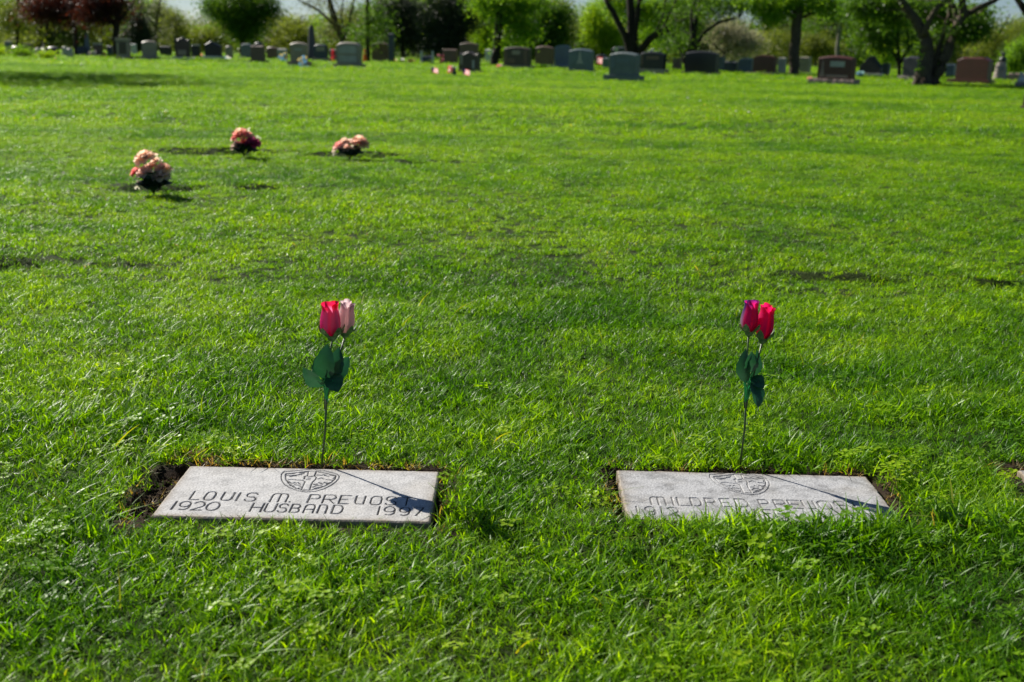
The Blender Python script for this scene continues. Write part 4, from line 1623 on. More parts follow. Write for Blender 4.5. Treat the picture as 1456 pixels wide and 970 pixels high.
H_('polished red headstone with pale nameplate and rough pink base', 1160, 1206, 81, 112, 120, 'bow', 'red', 'pink', (1149, 1212), thick=.36, rough=True,
   panels=[('carved_pillar', .06, .24, .06, .86, 'pink', 'spire'), ('nameplate', .37, .80, .52, .76, 'pale', 'rect'), ('carved_panel', .26, .92, .06, .18, 'pink', 'rect')])
H_('black headstone with a steep triangular top and pale base', 1220, 1249, 81, 104, 109, 'peak', 'black', 'pale', (1218, 1251))
H_('dark blue low headstone next to the triangular black one', 1252, 1261, 91, 107, 109, 'flat', 'slate', 'slate')
H_('dark purple headstone with rough grey base beside the big tree', 1281, 1305, 82, 108, 115, 'bow', 'purple', 'grey', (1276, 1309), rough=True)
H_('blue headstone squeezed between the big tree and the broad reddish stone', 1343, 1354, 92, 110, 111, 'flat', 'blue', 'blue')
H_('broad reddish brown headstone with long dark base', 1357, 1399, 83, 113, 120, 'cut', 'red', 'red', (1347, 1403), thick=.4)
H_('low pale pink wall stone behind the white figure', 1434, 1475, 105, 115, 116, 'flat', 'pink', 'pink', phi=10)
H_('low black slab stone at the foot of the round monument', 1418, 1437, 107, 113, 114, 'flat', 'black', 'black', phi=10)
H_('dark brown stone block cut off by the picture edge', 1452, 1482, 133, 150, 156, 'flat', 'dark', 'brown', (1451, 1486))


def tapered(label, name, cat, x0, x1, yt, yb, mat, tip=.55, top=None, far=None):
    xm = (x0 + x1) / 2
    g = on_ground(xm, yb)
    g[2] = gz(g[0], g[1])
    s = ppm(g)
    w, H = (x1 - x0) / s, (yb - yt) / s / .97
    root = thing(name, label, cat, g)
    a = MB()
    a.box((g[0], g[1], g[2] + .10), (w * 1.35, w * 1.35, .24), .3)
    a.build('base', STONE[mat], root, smooth=False, bevel=.01)
    b = MB()
    b.box((g[0], g[1], g[2] + .22 + (H - .45) / 2), (w, w, H - .45), .3, tip)
    t_ = w * tip
    z = g[2] + H - .23
    ca, sa_ = math.cos(.3), math.sin(.3)
    vs = [(g[0] + x * ca - y * sa_, g[1] + x * sa_ + y * ca, z) for x, y in ((-t_ / 2, -t_ / 2), (t_ / 2, -t_ / 2), (t_ / 2, t_ / 2), (-t_ / 2, t_ / 2))] + [(g[0], g[1], g[2] + H)]
    b.add(vs, [(0, 1, 4), (1, 2, 4), (2, 3, 4), (3, 0, 4)])
    b.build('shaft', STONE[mat], root, smooth=False)
    return root


tapered('slender blue grey obelisk beyond the pale capped stones', 'obelisk', 'obelisk', 121, 129, 48, 80, 'blue', .6)
tapered('dark purple obelisk rising behind the tall grey brown headstone', 'obelisk', 'obelisk', 438, 449, 37, 86, 'purple', .6)

# round monument with a bronze figure
g = on_ground(1421, 114)
g[2] = gz(g[0], g[1])
s_ = ppm(g)
rt = thing('round_monument', 'tapering round stone monument with a dark bronze bust on top', 'monument', g)
mb = MB()
mb.tube([g + np.array([0, 0, z]) for z in (-.05, .12, .5, .72, .8)], [10 / s_, 9.2 / s_, 7.4 / s_, 6.8 / s_, 5.2 / s_], 18, .02)
mb.build('pedestal', granite('rosy_rough_stone', (.40, .33, .29), .85, .3, .3), rt)
mb = MB()
mb.tube([g + np.array([.05, 0, z]) for z in (.78, .84, .95, 1.02, 1.06, 1.12, 1.2, 1.24)], [.13, .17, .16, .07, .06, .095, .09, .03], 12, .03)
mb.build('bust', STONE['bronze'], rt)
mb = MB()
for k in range(8):
    a_ = random.uniform(0, 6.28)
    mb.add([g + np.array([-.04 + .06 * math.cos(a_) + dx, -7.6 / s_, .52 + .05 * math.sin(a_) + dz]) for dx, dz in ((-.03, 0), (0, .03), (.03, 0), (0, -.03))], [(0, 1, 2, 3)], (.10, .20, .32))
mb.build('wreath', petal_soft, rt)

# white figure at the picture edge: a small seated lamb on a rock
g = on_ground(1452, 125)
g[2] = gz(g[0], g[1])
s_ = ppm(g)
rt = thing('stone_figure', 'small white stone figure on a rough grey plinth', 'statue', g)
mb = MB()
rough_block(mb, 16 / s_, .3, 8 / s_, 77, .03)
mb.xform(-.3, g)
mb.build('plinth', granite('rough_grey_plinth', (.30, .27, .25), .85, .3), rt, smooth=False)
mb = MB()
z0 = g[2] + 8 / s_
mb.tube([(g[0] + .02, g[1] + .12, z0 - .01), (g[0] + .02, g[1] + .12, z0 + .08), (g[0] + .03, g[1] + .12, z0 + .17), (g[0], g[1] + .1, z0 + .22), (g[0] - .02, g[1] + .08, z0 + .29), (g[0] - .02, g[1] + .08, z0 + .33)], [.14, .13, .09, .055, .07, .03], 12, .04)
mb.build('figure', STONE['white'], rt)

# ------------------------------------------------------------------ small things among the stones
paint = {k: plain(k + '_cloth', v, .7, .2, .2, 60) for k, v in dict(red=(.55, .02, .02), white=(.8, .8, .78), blue=(.04, .10, .32), yellow=(.75, .5, .05), orange=(.80, .12, .02)).items()}
wood = plain('thin_wooden_stick', (.25, .16, .08), .7)


def little_flag(px, py, hpx, label, dark=True):
    g = on_ground(px, py)
    g[2] = gz(g[0], g[1])
    s = ppm(g)
    root = thing('small_flag', label, 'flag', g, 'small flags stuck in the grass before the dark wavy headstone')
    h = hpx / s
    mb = MB()
    mb.tube([g, g + np.array([.01, 0, h])], [.006, .006], 6)
    mb.build('stick', wood, root)
    n = 7
    L, W = h * .95, h * .62
    for k in range(n):
        cb = MB() if k == 0 else cb
        col = (.62, .05, .07) if k % 2 == 0 else (.82, .80, .78)
        z1 = g[2] + h - W * k / n
        z2 = g[2] + h - W * (k + 1) / n
        vs, fs = [], []
        for i in range(7):
            t_ = i / 6
            x, y = g[0] + .01 + L * t_ * .9, g[1] - .05 * math.sin(5 * t_) - .03 * t_
            dz = -.30 * W * t_ * t_
            vs += [(x, y, z1 + dz), (x, y, z2 + dz)]
        for i in range(6):
            fs.append((2 * i, 2 * i + 1, 2 * i + 3, 2 * i + 2))
        cs = []
        for i in range(7):
            cs += [(.03, .04, .16) if (dark and k < 4 and i < 3) else col] * 2
        cb.add(vs, fs, cs)
    cb.build('cloth', petal_soft, root)


little_flag(613, 107, 11, 'small striped flag standing alone on the grass')
little_flag(657, 110, 12, 'small striped flag in front of the dark wavy headstone')
little_flag(848, 95, 14, 'small striped flag before a dark low headstone', False)


def posy(px, py, rpx, cols, label, n=9, tall=1.0, hang=None):
    g = on_ground(px, py)
    g[2] = gz(g[0], g[1])
    s = ppm(g)
    if hang:                       # a bunch resting high against or on a stone
        s0 = s
        g2 = at_y(px, hang[0], g[1] - hang[1])
        g = np.array([g2[0], g2[1], g2[2]])
        s = ppm(g)
    root = thing('flower_posy', label, 'flowers', g)
    q = random.Random(int(px * 7 + py))
    r = rpx * .8 / s
    fb = MB()
    for k in range(n * 3):
        o_ = g + np.array([q.gauss(0, .45) * r, q.gauss(0, .3) * r, (q.random() * 1.3 * tall) * r])
        c = cols[k % len(cols)]
        for j in range(5):
            a_ = j * 1.2566 + q.random()
            d1 = np.array([math.cos(a_), q.uniform(-.6, .2), math.sin(a_)]) * r * .34
            d2 = np.array([math.cos(a_ + .9), q.uniform(-.6, .2), math.sin(a_ + .9)]) * r * .32
            fb.add([o_, o_ + d1, o_ + (d1 + d2) * .75, o_ + d2], [(0, 1, 2, 3)], c)
    fb.build('bloom', petal_soft, root)
    lb = MB()
    for k in range(9):
        a_ = q.uniform(0, 6.28)
        leaf_mesh(lb, g, g + np.array([math.cos(a_) * r * .9, math.sin(a_) * r * .6, r * q.uniform(.1, .7)]), r * .5, (0, -.3, 1))
    lb.build('foliage', dark_leaf, root)
    return root


W_, P_, Y_, RD, BL, OR = (.85, .82, .75), (.75, .25, .32), (.80, .58, .10), (.62, .04, .05), (.16, .32, .48), (.80, .36, .20)
posy(132, 81, 7, [W_, W_, (.7, .65, .5)], 'white flowers at the foot of the brown capped headstone')
posy(149, 81, 5, [P_, (.8, .12, .2)], 'pink flowers beside a narrow dark headstone')
posy(285, 83, 6, [OR, OR, P_], 'orange flowers beside the small black headstone')
posy(275, 85, 3.5, [W_, BL], 'small white and blue flowers before the small black headstone')
posy(324, 86, 4.5, [W_, W_, BL], 'white flowers at the foot of the small grey arched headstone')
posy(405, 88, 6, [BL, Y_, BL], 'blue and yellow flowers leaning against the low light grey stone', tall=1.8)
posy(431, 97, 7, [BL, Y_, BL, BL], 'blue, white and yellow flowers leaning against the tall grey brown headstone', tall=2.2)
posy(473, 88, 5, [RD, (.25, .02, .03)], 'dark red flowers rising above the small green grey headstone', tall=3.2)
posy(563, 89, 4, [Y_, W_], 'yellow flowers low on the grass beside the plain brown headstone')
posy(572, 89, 4.5, [W_, BL], 'white and blue flowers low on the grass')
posy(584, 90, 4.5, [OR, P_], 'pale orange flowers low on the grass before the dark trees')
posy(628, 92, 5, [P_, RD, P_], 'pink flowers on the low reddish brown headstone', tall=2.6)
posy(640, 106, 6, [RD, W_, P_, RD], 'red and white flowers against the dark wavy headstone', tall=1.8)
posy(709, 98, 5, [P_, W_, RD], 'pink and white flowers by the wide dark brown headstone')
posy(1150, 114, 4, [OR, P_], 'orange flowers on the rough pink base')
posy(1222, 110, 6, [BL, (.3, .5, .5)], 'pale blue flowers in front of the triangular black headstone', tall=1.3)

# orange cone
g = on_ground(519, 89)
g[2] = gz(g[0], g[1])
s_ = ppm(g)
rt = thing('traffic_cone', 'orange traffic cone standing between the big grey and plain brown headstones', 'cone', g)
mb = MB()
mb.box(g + np.array([0, 0, .015]), (9 / s_, 9 / s_, .03), .3)
mb.build('base', paint['orange'], rt, smooth=False, bevel=.004)
mb = MB()
hc = 19 / s_
mb.tube([g + np.array([0, 0, z * hc]) for z in (.03, .5, .97, 1.0)], [3.6 / s_, 2.2 / s_, .9 / s_, .5 / s_], 16)
mb.build('cone', paint['orange'], rt)
mb = MB()
mb.tube([g + np.array([0, 0, z * hc]) for z in (.62, .78)], [1.9 / s_ + .003, 1.4 / s_ + .003], 16)
mb.build('band', paint['yellow'], rt)

# dark vase before the wavy stone
g = on_ground(646, 108)
g[2] = gz(g[0], g[1])
s_ = ppm(g)
rt = thing('flower_vase', 'dark blue green vase with leaves standing before the dark wavy headstone', 'vase', g)
mb = MB()
mb.tube([g + np.array([0, 0, z / s_]) for z in (0, .5, 4, 8, 9)], [2.0 / s_, 2.6 / s_, 3.6 / s_, 2.4 / s_, 3 / s_], 14)
mb.build('body', plain('glazed_vase', (.02, .05, .06), .25), rt)
mb = MB()
for k in range(7):
    a_ = k * .9
    leaf_mesh(mb, g + np.array([0, 0, 8 / s_]), g + np.array([math.cos(a_) * 4 / s_, math.sin(a_) * 4 / s_, 13 / s_]), 3 / s_, (0, -.5, 1))
mb.build('leaves', dark_leaf, rt)

# white ornaments: a bird on the black stone
g = at_y(926, 74, on_ground(924, 106)[1] + .25)
s_ = ppm(g)
rt = thing('stone_bird', 'white stone bird perched on the polished black headstone', 'ornament', g)
mb = MB()
mb.tube([g + np.array([x / s_, 0, z / s_]) for x, z in ((-4, .5), (-2, 1), (0, 2), (2, 3), (3.2, 4.2), (4.2, 4.2))], [.4 / s_, 1.2 / s_, 1.7 / s_, 1.5 / s_, 1.1 / s_, .2 / s_], 10)
mb.build('body', STONE['white'], rt)
mb = MB()
mb.add([g + np.array([x / s_, -1.75 / s_, z / s_]) for x, z in ((-3.5, 1.5), (1, 1.4), (2, 3.2), (-1, 3.4))], [(0, 1, 2, 3)])
mb.build('wing', STONE['white'], rt, smooth=False)

# litter on the grass
lm = plain('white_scrap', (.78, .77, .72), .8, .2, .1, 30)


def scrap(px, py, r, label, grp=None, mat=None):
    g = on_ground(px, py)
    g[2] = gz(g[0], g[1]) + .045
    mb = MB()
    q = random.Random(int(px))
    n = 7
    vs = [g + np.array([math.cos(6.283 * k / n) * r * q.uniform(.6, 1.1), math.sin(6.283 * k / n) * r * q.uniform(.6, 1.1), q.uniform(-.2, .9) * r]) for k in range(n)] + [g + np.array([0, 0, .5 * r])]
    mb.add(vs, [(k, (k + 1) % n, n) for k in range(n)])
    o_ = mb.build('paper_scrap', mat or lm, smooth=False)
    tag(o_, label, 'litter', grp)


scrap(616, 182, .022, 'white scrap lying alone on the open lawn')
for px, py in ((1038, 160), (1046, 163), (1058, 161), (1064, 164), (977, 143), (995, 148), (163, 115)):
    scrap(px, py, .03, 'tiny white scrap on the far mown lawn', 'tiny white scraps scattered far out on the lawn')

# ------------------------------------------------------------------ trees
LEAF = {
    'green': leaf_mat('mid_green_leaves', [(.055, .125, .008), (.12, .245, .010), (.22, .38, .016)], .55),
    'dark': leaf_mat('dark_green_leaves', [(.020, .056, .006), (.055, .130, .008), (.13, .25, .012)], .5),
    'spruce': leaf_mat('spruce_needles', [(.010, .020, .011), (.024, .044, .018), (.055, .080, .026)], .12, .6),
    'lime': leaf_mat('yellow_green_leaves', [(.09, .18, .006), (.19, .32, .008), (.32, .46, .014)], .58),
    'olive': leaf_mat('olive_spring_leaves', [(.060, .085, .010), (.13, .175, .018), (.23, .29, .028)], .48),
    'grey': leaf_mat('grey_green_leaves', [(.055, .070, .028), (.10, .12, .046), (.16, .18, .07)], .4),
    'red': leaf_mat('dark_red_leaves', [(.016, .006, .006), (.045, .011, .009), (.12, .024, .013)], .45),
    'blossom': leaf_mat('pale_blossom', [(.10, .11, .06), (.25, .25, .18), (.44, .43, .34)], .4),
}
BARK = {
    'dark': bark('dark_bark', (.012, .010, .008), (.045, .036, .028)),
    'brown': bark('brown_bark', (.038, .029, .020), (.12, .095, .068)),
    'pale': bark('pale_grey_bark', (.06, .055, .05), (.24, .22, .19)),
}


def leaves_in(blobs, size, per=55, sig=.42, flat=1.0):
    """blobs: (centre, (rx,ry,rz), clumps). Leaf-sized diamonds gathered in clumps, more of them near the outside"""
    out = []
    for c, r, k in blobs:
        k = int(k * 1.35)
        d = RNG.normal(0, 1, (k, 3))
        d /= np.linalg.norm(d, axis=1)[:, None]
        rad = RNG.random(k) ** .42
        cc = np.asarray(c) + d * rad[:, None] * np.asarray(r)
        cc = cc[cc[:, 2] > (.35 if c[2] > .9 else .05)]
        if not len(cc):
            continue
        m = (per * RNG.uniform(.4, 1.5, len(cc))).astype(int)
        ctr = np.repeat(cc, m, axis=0)
        sg = np.repeat(sig * RNG.uniform(.6, 1.3, len(cc)), m)
        pos = ctr + RNG.normal(0, 1, ctr.shape) * sg[:, None] * np.array([1, 1, .62 * flat])
        out.append(pos)
    P = np.concatenate(out)
    P = P[P[:, 2] > .03]
    n = len(P)
    a = RNG.normal(0, 1, (n, 3))
    a[:, 2] *= .6
    a /= np.linalg.norm(a, axis=1)[:, None]
    b = np.cross(a, RNG.normal(0, 1, (n, 3)))
    b /= np.linalg.norm(b, axis=1)[:, None]
    L = (size * RNG.uniform(.6, 1.3, n))[:, None]
    return np.stack([P - a * L * .5, P + b * L * .30, P + a * L * .5, P - b * L * .30], 1)


def crown_blob(px, py, rx, ry, Y, k, dy=0.0, ryd=None):
    c = at_y(px, py, Y + dy)
    s = ppm(c)
    return (c, (rx / s, (ryd or rx * .7) / s, ry / s), k)


def tree(label, cat, base, stems, blobs, leaf, bk='dark', size=.13, per=55, sig=.42, upper=None, name='tree', group=None, twigs=14, ivy=None, flare=1.0):
    """base (x, y) as seen; stems: [(polyline as seen, widths as seen, depth drift)]; blobs as seen; upper: (x shift, height, radius, half height, clumps) in metres"""
    g = on_ground(*base)
    g[2] = gz(g[0], g[1])
    Y = g[1]
    s = ppm(g)
    root = thing(name, label, cat, g - np.array([0, 0, .05]), group)
    q = random.Random(int(base[0] * 13))
    bl = [crown_blob(b[0], b[1], b[2], b[3], Y, b[4], b[5] if len(b) > 5 else 0) for b in blobs]
    if upper:
        ux_, h, r_, hh, k = upper
        bl.append((np.array([g[0] + ux_, Y, h]), (r_, r_ * .9, hh), k // 2))
    tb = MB()
    ends = []
    for si, (pl, wd, drift) in enumerate(stems):
        n = len(pl)
        P, W = [], []
        for i, (x, y) in enumerate(pl):
            t_ = i / max(1, n - 1)
            p_ = at_y(x, y, Y + drift * t_)
            P.append(p_)
            W.append(wd[i] / 2 / s)
        if abs(pl[0][1] - base[1]) < 3:
            P[0][2] = g[2] - .05
            P.insert(1, P[0] + (P[1] - P[0]) * .12)
            W.insert(1, W[0] * .82)
            W[0] *= 1.25 * flare
        # carry the stem on up and out, thinning
        if upper:
            d = P[-1] - P[-2]
            d = d / np.linalg.norm(d)
            last = P[-1]
            tgt = bl[-1][0] + np.array([q.uniform(-.5, .5) * upper[2], q.uniform(-.4, .4) * upper[2], q.uniform(-.2, .5) * upper[3]])
            P += [lerp(last + d * .4, tgt, .45), tgt]
            W += [W[-1] * .7, W[-1] * .25]
        # finer steps with a little wander
        Q_, V_ = [], []
        for i in range(len(P) - 1):
            for k in range(3):
                f = k / 3
                w_ = W[i] + (W[i + 1] - W[i]) * f
                Q_.append(np.array(lerp(P[i], P[i + 1], f)) + (np.array([q.gauss(0, .06), q.gauss(0, .06), 0]) * w_ * (0 if i == 0 and k == 0 else 1) * 2))
                V_.append(w_)
        Q_.append(np.array(P[-1]))
        V_.append(W[-1])
        tb.tube(Q_, V_, 10, .07)
        ends += Q_[len(Q_) // 3:]
    for _ in range(twigs):
        if not ends:
            break
        b = bl[q.randrange(len(bl))]
        tgt = b[0] + np.array([q.gauss(0, .4) * b[1][0], q.gauss(0, .4) * b[1][1], q.gauss(0, .4) * b[1][2]])
        st = min(ends, key=lambda e: abs(e[0] - tgt[0]) + abs(e[2] - tgt[2]) * 1.3 + q.random())
        md_ = np.array(lerp(st, tgt, .5)) + np.array([q.gauss(0, .15), q.gauss(0, .15), q.gauss(0, .15)])
        L = np.linalg.norm(tgt - st)
        w_ = min(.05, .012 + .010 * L)
        tb.tube([st, md_, tgt], [w_, w_ * .7, w_ * .25], 5, .05)
    tb.build('trunk', BARK[bk], root)
    if bl:
        np_mesh('crown', leaves_in(bl, size, per, sig), LEAF[leaf], root)
    if ivy:
        V = []
        for x, y, k in ivy:
            c = at_y(x, y, Y - .5)
            V.append((c, (.10, .12, .18), k))
        np_mesh('ivy', leaves_in(V, .08, 10, .06), LEAF['green'], root)
    return root


tree('pale olive tree at the far end with a thin dark trunk', 'tree', (24, 75), [([(24, 75), (25, 45), (24, 10)], [5, 4.5, 4], 0)],
     [(8, 25, 26, 26, 42), (36, 30, 16, 24, 26), (20, 58, 26, 8, 20, 2)], 'olive', size=.12, upper=(0, 6, 3.5, 3, 60))
tree('red leaved tree with a slim trunk and a spreading dark red crown', 'tree', (108, 79), [([(108, 79), (108, 55), (106, 35), (98, 5)], [6.5, 5.5, 5, 4], 0), ([(107, 42), (80, 15), (70, 0)], [3, 2.5, 2], .5)],
     [(66, 10, 30, 16, 80), (98, 10, 26, 16, 64), (52, 20, 14, 8, 18), (122, 6, 16, 14, 30), (84, 24, 14, 6, 14)], 'red', size=.12, upper=(0, 5.2, 3.2, 2.2, 90))
tree('darker red tree with a thick black trunk next to the slim trunked one', 'tree', (166, 82), [([(166, 82), (165, 55), (166, 30), (171, 0)], [11, 9.5, 9, 8], 0), ([(165, 40), (145, 15), (130, 0)], [5, 4, 3], .6), ([(166, 35), (184, 12), (192, 0)], [4, 3, 2], -.4)],
     [(138, 14, 20, 16, 60), (152, 2, 26, 12, 56), (164, 18, 12, 14, 14), (128, 26, 12, 7, 12)], 'red', size=.12, upper=(0, 5.4, 3.4, 2.4, 110))
tree('small dark evergreen close behind the thick black trunk', 'tree', (196, 77), [([(196, 77), (196, 60), (197, 30)], [5, 4, 3], 0)],
     [(192, 55, 15, 17, 60), (202, 50, 11, 18, 50), (196, 30, 14, 14, 26)], 'spruce', size=.11, sig=.3, upper=(0, 3.2, 1.4, 1.6, 50))
tree('thin grey green tree with bright sky showing through', 'tree', (222, 74), [([(222, 74), (221, 50), (224, 20), (228, 0)], [4, 3.4, 3, 2.6], 0), ([(222, 40), (205, 15), (196, 0)], [2.6, 2, 1.5], .3)],
     [(205, 14, 26, 15, 22), (228, 40, 14, 26, 34), (222, 12, 18, 12, 14)], 'grey', size=.11, per=45, upper=(0, 6, 3, 2.4, 40))
tree('grey olive bushy tree left of the open sky gap', 'tree', (252, 74), [([(252, 74), (251, 55), (250, 30)], [4, 3.4, 3], 0)],
     [(248, 44, 22, 26, 66), (262, 55, 18, 14, 36), (242, 25, 12, 14, 18)], 'olive', size=.12)
tree('low olive bushes under the open sky gap', 'shrub', (296, 76), [([(296, 76), (296, 62), (298, 48)], [3, 2.6, 2], 0)],
     [(288, 56, 22, 14, 46), (312, 48, 16, 16, 36), (300, 62, 26, 10, 36)], 'olive', size=.12, name='shrub')
tree('dense dark green vase shaped tree standing by itself', 'tree', (345, 80), [([(345, 80), (345, 62), (346, 50)], [9, 8, 8], 0), ([(345, 60), (332, 38), (318, 12)], [5, 4.4, 3.4], .4), ([(346, 58), (358, 36), (374, 10)], [5, 4.4, 3.4], -.4), ([(346, 58), (346, 30), (345, 0)], [5, 5, 4], 0)],
     [(343, 8, 50, 18, 150), (343, 24, 42, 14, 110), (345, 38, 27, 12, 62), (308, 14, 18, 12, 34), (380, 16, 18, 12, 34), (347, 50, 14, 8, 20)], 'dark', size=.12, per=70, upper=(0, 4.8, 3.0, 2.2, 140))
tree('light olive tree between the vase shaped tree and the purple obelisk', 'tree', (412, 77), [([(412, 77), (412, 60), (409, 35)], [4, 3.4, 3], 0), ([(412, 55), (424, 35), (430, 22)], [2.6, 2, 1.6], 0)],
     [(398, 48, 18, 20, 40), (420, 42, 20, 18, 42), (436, 58, 16, 14, 30), (410, 62, 26, 10, 30)], 'olive', size=.12)
tree('bare looking forked tree with thin bending limbs against the sky', 'tree', (487, 82), [([(487, 82), (487, 55)], [7.5, 7], 0), ([(487, 58), (474, 34), (452, 14), (424, 0)], [5, 4.4, 3.6, 3], .8), ([(488, 56), (497, 30), (503, 0)], [5.5, 5, 4.4], -.3), ([(480, 44), (470, 20), (466, 0)], [3.4, 3, 2.4], .3), ([(490, 50), (485, 22), (488, 0)], [3, 2.6, 2], .4)],
     [(462, 48, 20, 18, 22), (500, 30, 22, 22, 22), (476, 12, 26, 10, 12), (445, 4, 20, 8, 10)], 'grey', size=.11, per=40, upper=(0, 6.2, 3.5, 2.4, 40))
tree('straight dark trunk with sparse leaves beside the orange cone', 'tree', (524, 88), [([(524, 88), (523, 50), (522, 0)], [6.5, 6, 5.4], 0), ([(523, 40), (535, 18), (542, 0)], [3, 2.4, 2], .3)],
     [(528, 22, 18, 22, 20), (516, 50, 18, 16, 26), (540, 40, 14, 20, 22)], 'dark', size=.11, per=45, upper=(0, 6, 3, 2.4, 40))
tree('dark spruce with ragged gaps above the plain brown headstone', 'conifer', (574, 84), [([(574, 84), (573, 50), (572, 0)], [7, 6, 5], 0)],
     [(572, 30, 26, 30, 70), (562, 52, 22, 20, 52), (590, 55, 22, 22, 60), (582, 18, 26, 18, 40), (550, 15, 16, 18, 24)], 'spruce', size=.12, per=60, sig=.34, upper=(0, 4.6, 2.4, 2.6, 80))
tree('broad black green spruce behind the flags', 'conifer', (640, 86), [([(640, 86), (640, 50), (641, 0)], [9, 8, 7], 0)],
     [(632, 60, 34, 20, 120), (648, 34, 34, 20, 90), (620, 34, 22, 20, 60), (640, 8, 34, 14, 56)], 'spruce', size=.13, per=70, sig=.36, upper=(0, 4.8, 3, 2.6, 110))
tree('olive needled tree top showing above the black green spruce', 'tree', (662, 82), [([(662, 82), (662, 45), (663, 0)], [5, 4, 3], 0)],
     [(652, 12, 20, 16, 34), (672, 14, 14, 18, 26)], 'olive', size=.11, upper=(0, 5.4, 2.4, 2.2, 50))
tree('bright yellow green sapling foliage against a thick dark trunk', 'tree', (692, 86), [([(692, 86), (691, 60), (690, 20)], [4, 3.4, 3], 0)],
     [(688, 38, 15, 26, 60), (694, 12, 13, 14, 30), (680, 52, 10, 14, 24), (698, 60, 8, 14, 16)], 'lime', size=.12, per=60, upper=(0, 4.8, 1.8, 1.8, 40))
tree('thick dark leaning trunk with a deep green crown', 'tree', (703, 94), [([(703, 94), (706, 70), (709, 40), (713, 0)], [15, 12, 11.5, 11], 0), ([(709, 42), (735, 15), (750, 0)], [5, 4, 3], .6)],
     [(728, 20, 22, 20, 46), (740, 45, 20, 16, 34), (725, 62, 12, 8, 12), (740, 4, 34, 10, 60), (690, 2, 20, 8, 30)], 'green', size=.13, upper=(.5, 5.6, 4, 2.6, 120))
tree('dark green tree with a plain trunk behind the wide brown headstone', 'tree', (765, 90), [([(765, 90), (764, 60), (768, 25), (772, 0)], [8, 7, 6, 5], 0), ([(765, 55), (785, 32), (800, 15)], [3.6, 3, 2], .4)],
     [(768, 34, 30, 24, 100), (792, 50, 22, 20, 66), (750, 60, 22, 14, 50), (795, 18, 18, 16, 36), (778, 68, 30, 9, 46)], 'dark', size=.13, per=60, upper=(0, 5.4, 3.4, 2.4, 100))
tree('sunny yellow green tree behind the spire carved headstone', 'tree', (856, 88), [([(856, 88), (856, 70), (852, 45)], [5, 4, 3], 0)],
     [(852, 48, 22, 22, 100), (872, 52, 14, 20, 60), (840, 30, 12, 16, 34), (868, 68, 20, 9, 40), (846, 15, 10, 12, 20)], 'lime', size=.12, per=62)
tree('many limbed tree with one long limb sweeping up and across', 'tree', (899, 98), [([(899, 98), (900, 78)], [17, 15], 0), ([(897, 82), (888, 48), (872, 18), (861, 0)], [10, 9, 8, 7], .6), ([(901, 80), (904, 36), (909, 0)], [9, 8, 7], .2), ([(904, 80), (924, 55), (954, 36), (986, 15), (1008, -2)], [11, 10, 8.5, 7.5, 6.5], -1.2), ([(930, 50), (942, 25), (946, 0)], [4, 3, 2.5], -.3)],
     [(925, 34, 20, 22, 30, 3), (888, 12, 22, 14, 16, 3), (950, 58, 20, 14, 30, 3), (940, 8, 34, 10, 50, 3), (985, 4, 30, 9, 44, 3), (880, 2, 30, 9, 40, 3), (915, 18, 18, 10, 20, 3)], 'green', size=.12, upper=(1.5, 5.8, 4.6, 2.4, 110))
tree('forked dark tree behind the plain black headstone', 'tree', (981, 103), [([(981, 103), (981, 74)], [10, 9], 0), ([(981, 78), (984, 50), (984, 12)], [6, 5, 4], .3), ([(983, 76), (1000, 48), (1022, 32), (1052, 24)], [5.4, 4.8, 4, 3], -.6), ([(976, 100), (968, 72), (957, 52), (944, 36)], [4.6, 4.4, 4, 3], .5)],
     [(962, 30, 16, 24, 36, 3), (990, 40, 16, 18, 26, 3), (1010, 14, 30, 14, 26), (965, 62, 14, 10, 18), (1045, 8, 26, 10, 36), (1000, 6, 26, 10, 34, 3)], 'dark', size=.11, per=45, upper=(.3, 5, 3, 2, 50))
tree('blossoming tree with pale greyish white flowers on low branches', 'tree', (1029, 98), [([(1029, 98), (1030, 80), (1034, 66)], [6, 5.4, 4], 0), ([(1031, 76), (1050, 62), (1070, 56)], [3.4, 2.6, 1.8], 0), ([(1030, 76), (1014, 62), (1006, 56)], [3, 2.4, 1.8], 0)],
     [(1020, 52, 20, 12, 40), (1046, 58, 26, 12, 56), (1070, 62, 14, 12, 24), (1036, 42, 22, 9, 26), (1050, 74, 24, 8, 26)], 'blossom', size=.10, per=55, sig=.34)
tree('leaning dark trunk beside the red brown headstone', 'tree', (1083, 92), [([(1083, 92), (1086, 65), (1091, 35), (1096, 0)], [10, 9.5, 9, 8], 0)],
     [(1082, 8, 22, 10, 22), (1100, 30, 14, 10, 12)], 'green', 'dark', size=.12, upper=(.5, 5.4, 3, 2.2, 70))
tree('thick straight trunk with bright green leaves hanging low', 'tree', (1128, 107), [([(1128, 107), (1130, 75), (1132, 40), (1135, 0)], [18, 15, 14.5, 14], 0), ([(1133, 30), (1112, 14), (1095, 8)], [4, 3, 2], .3), ([(1134, 28), (1165, 14), (1190, 10)], [5, 4, 3], -.4)],
     [(1092, 22, 12, 12, 26), (1108, 12, 16, 14, 34), (1088, 6, 14, 8, 22), (1150, 4, 22, 9, 44), (1180, 10, 20, 9, 36), (1120, 2, 22, 8, 34), (1068, 4, 14, 7, 16)], 'green', 'brown', size=.12, per=50, sig=.34, upper=(0, 4.8, 3.6, 2.2, 130))
tree('pale barked slim trunk catching sun on one edge', 'tree', (1190, 97), [([(1190, 97), (1191, 70), (1194, 35), (1196, 0)], [6.6, 6, 5.6, 5], 0)],
     [(1180, 18, 26, 14, 46), (1205, 12, 26, 14, 46), (1150, 38, 20, 8, 14), (1215, 34, 18, 10, 22)], 'dark', 'pale', size=.12, upper=(0, 5.6, 3.4, 2.4, 90))
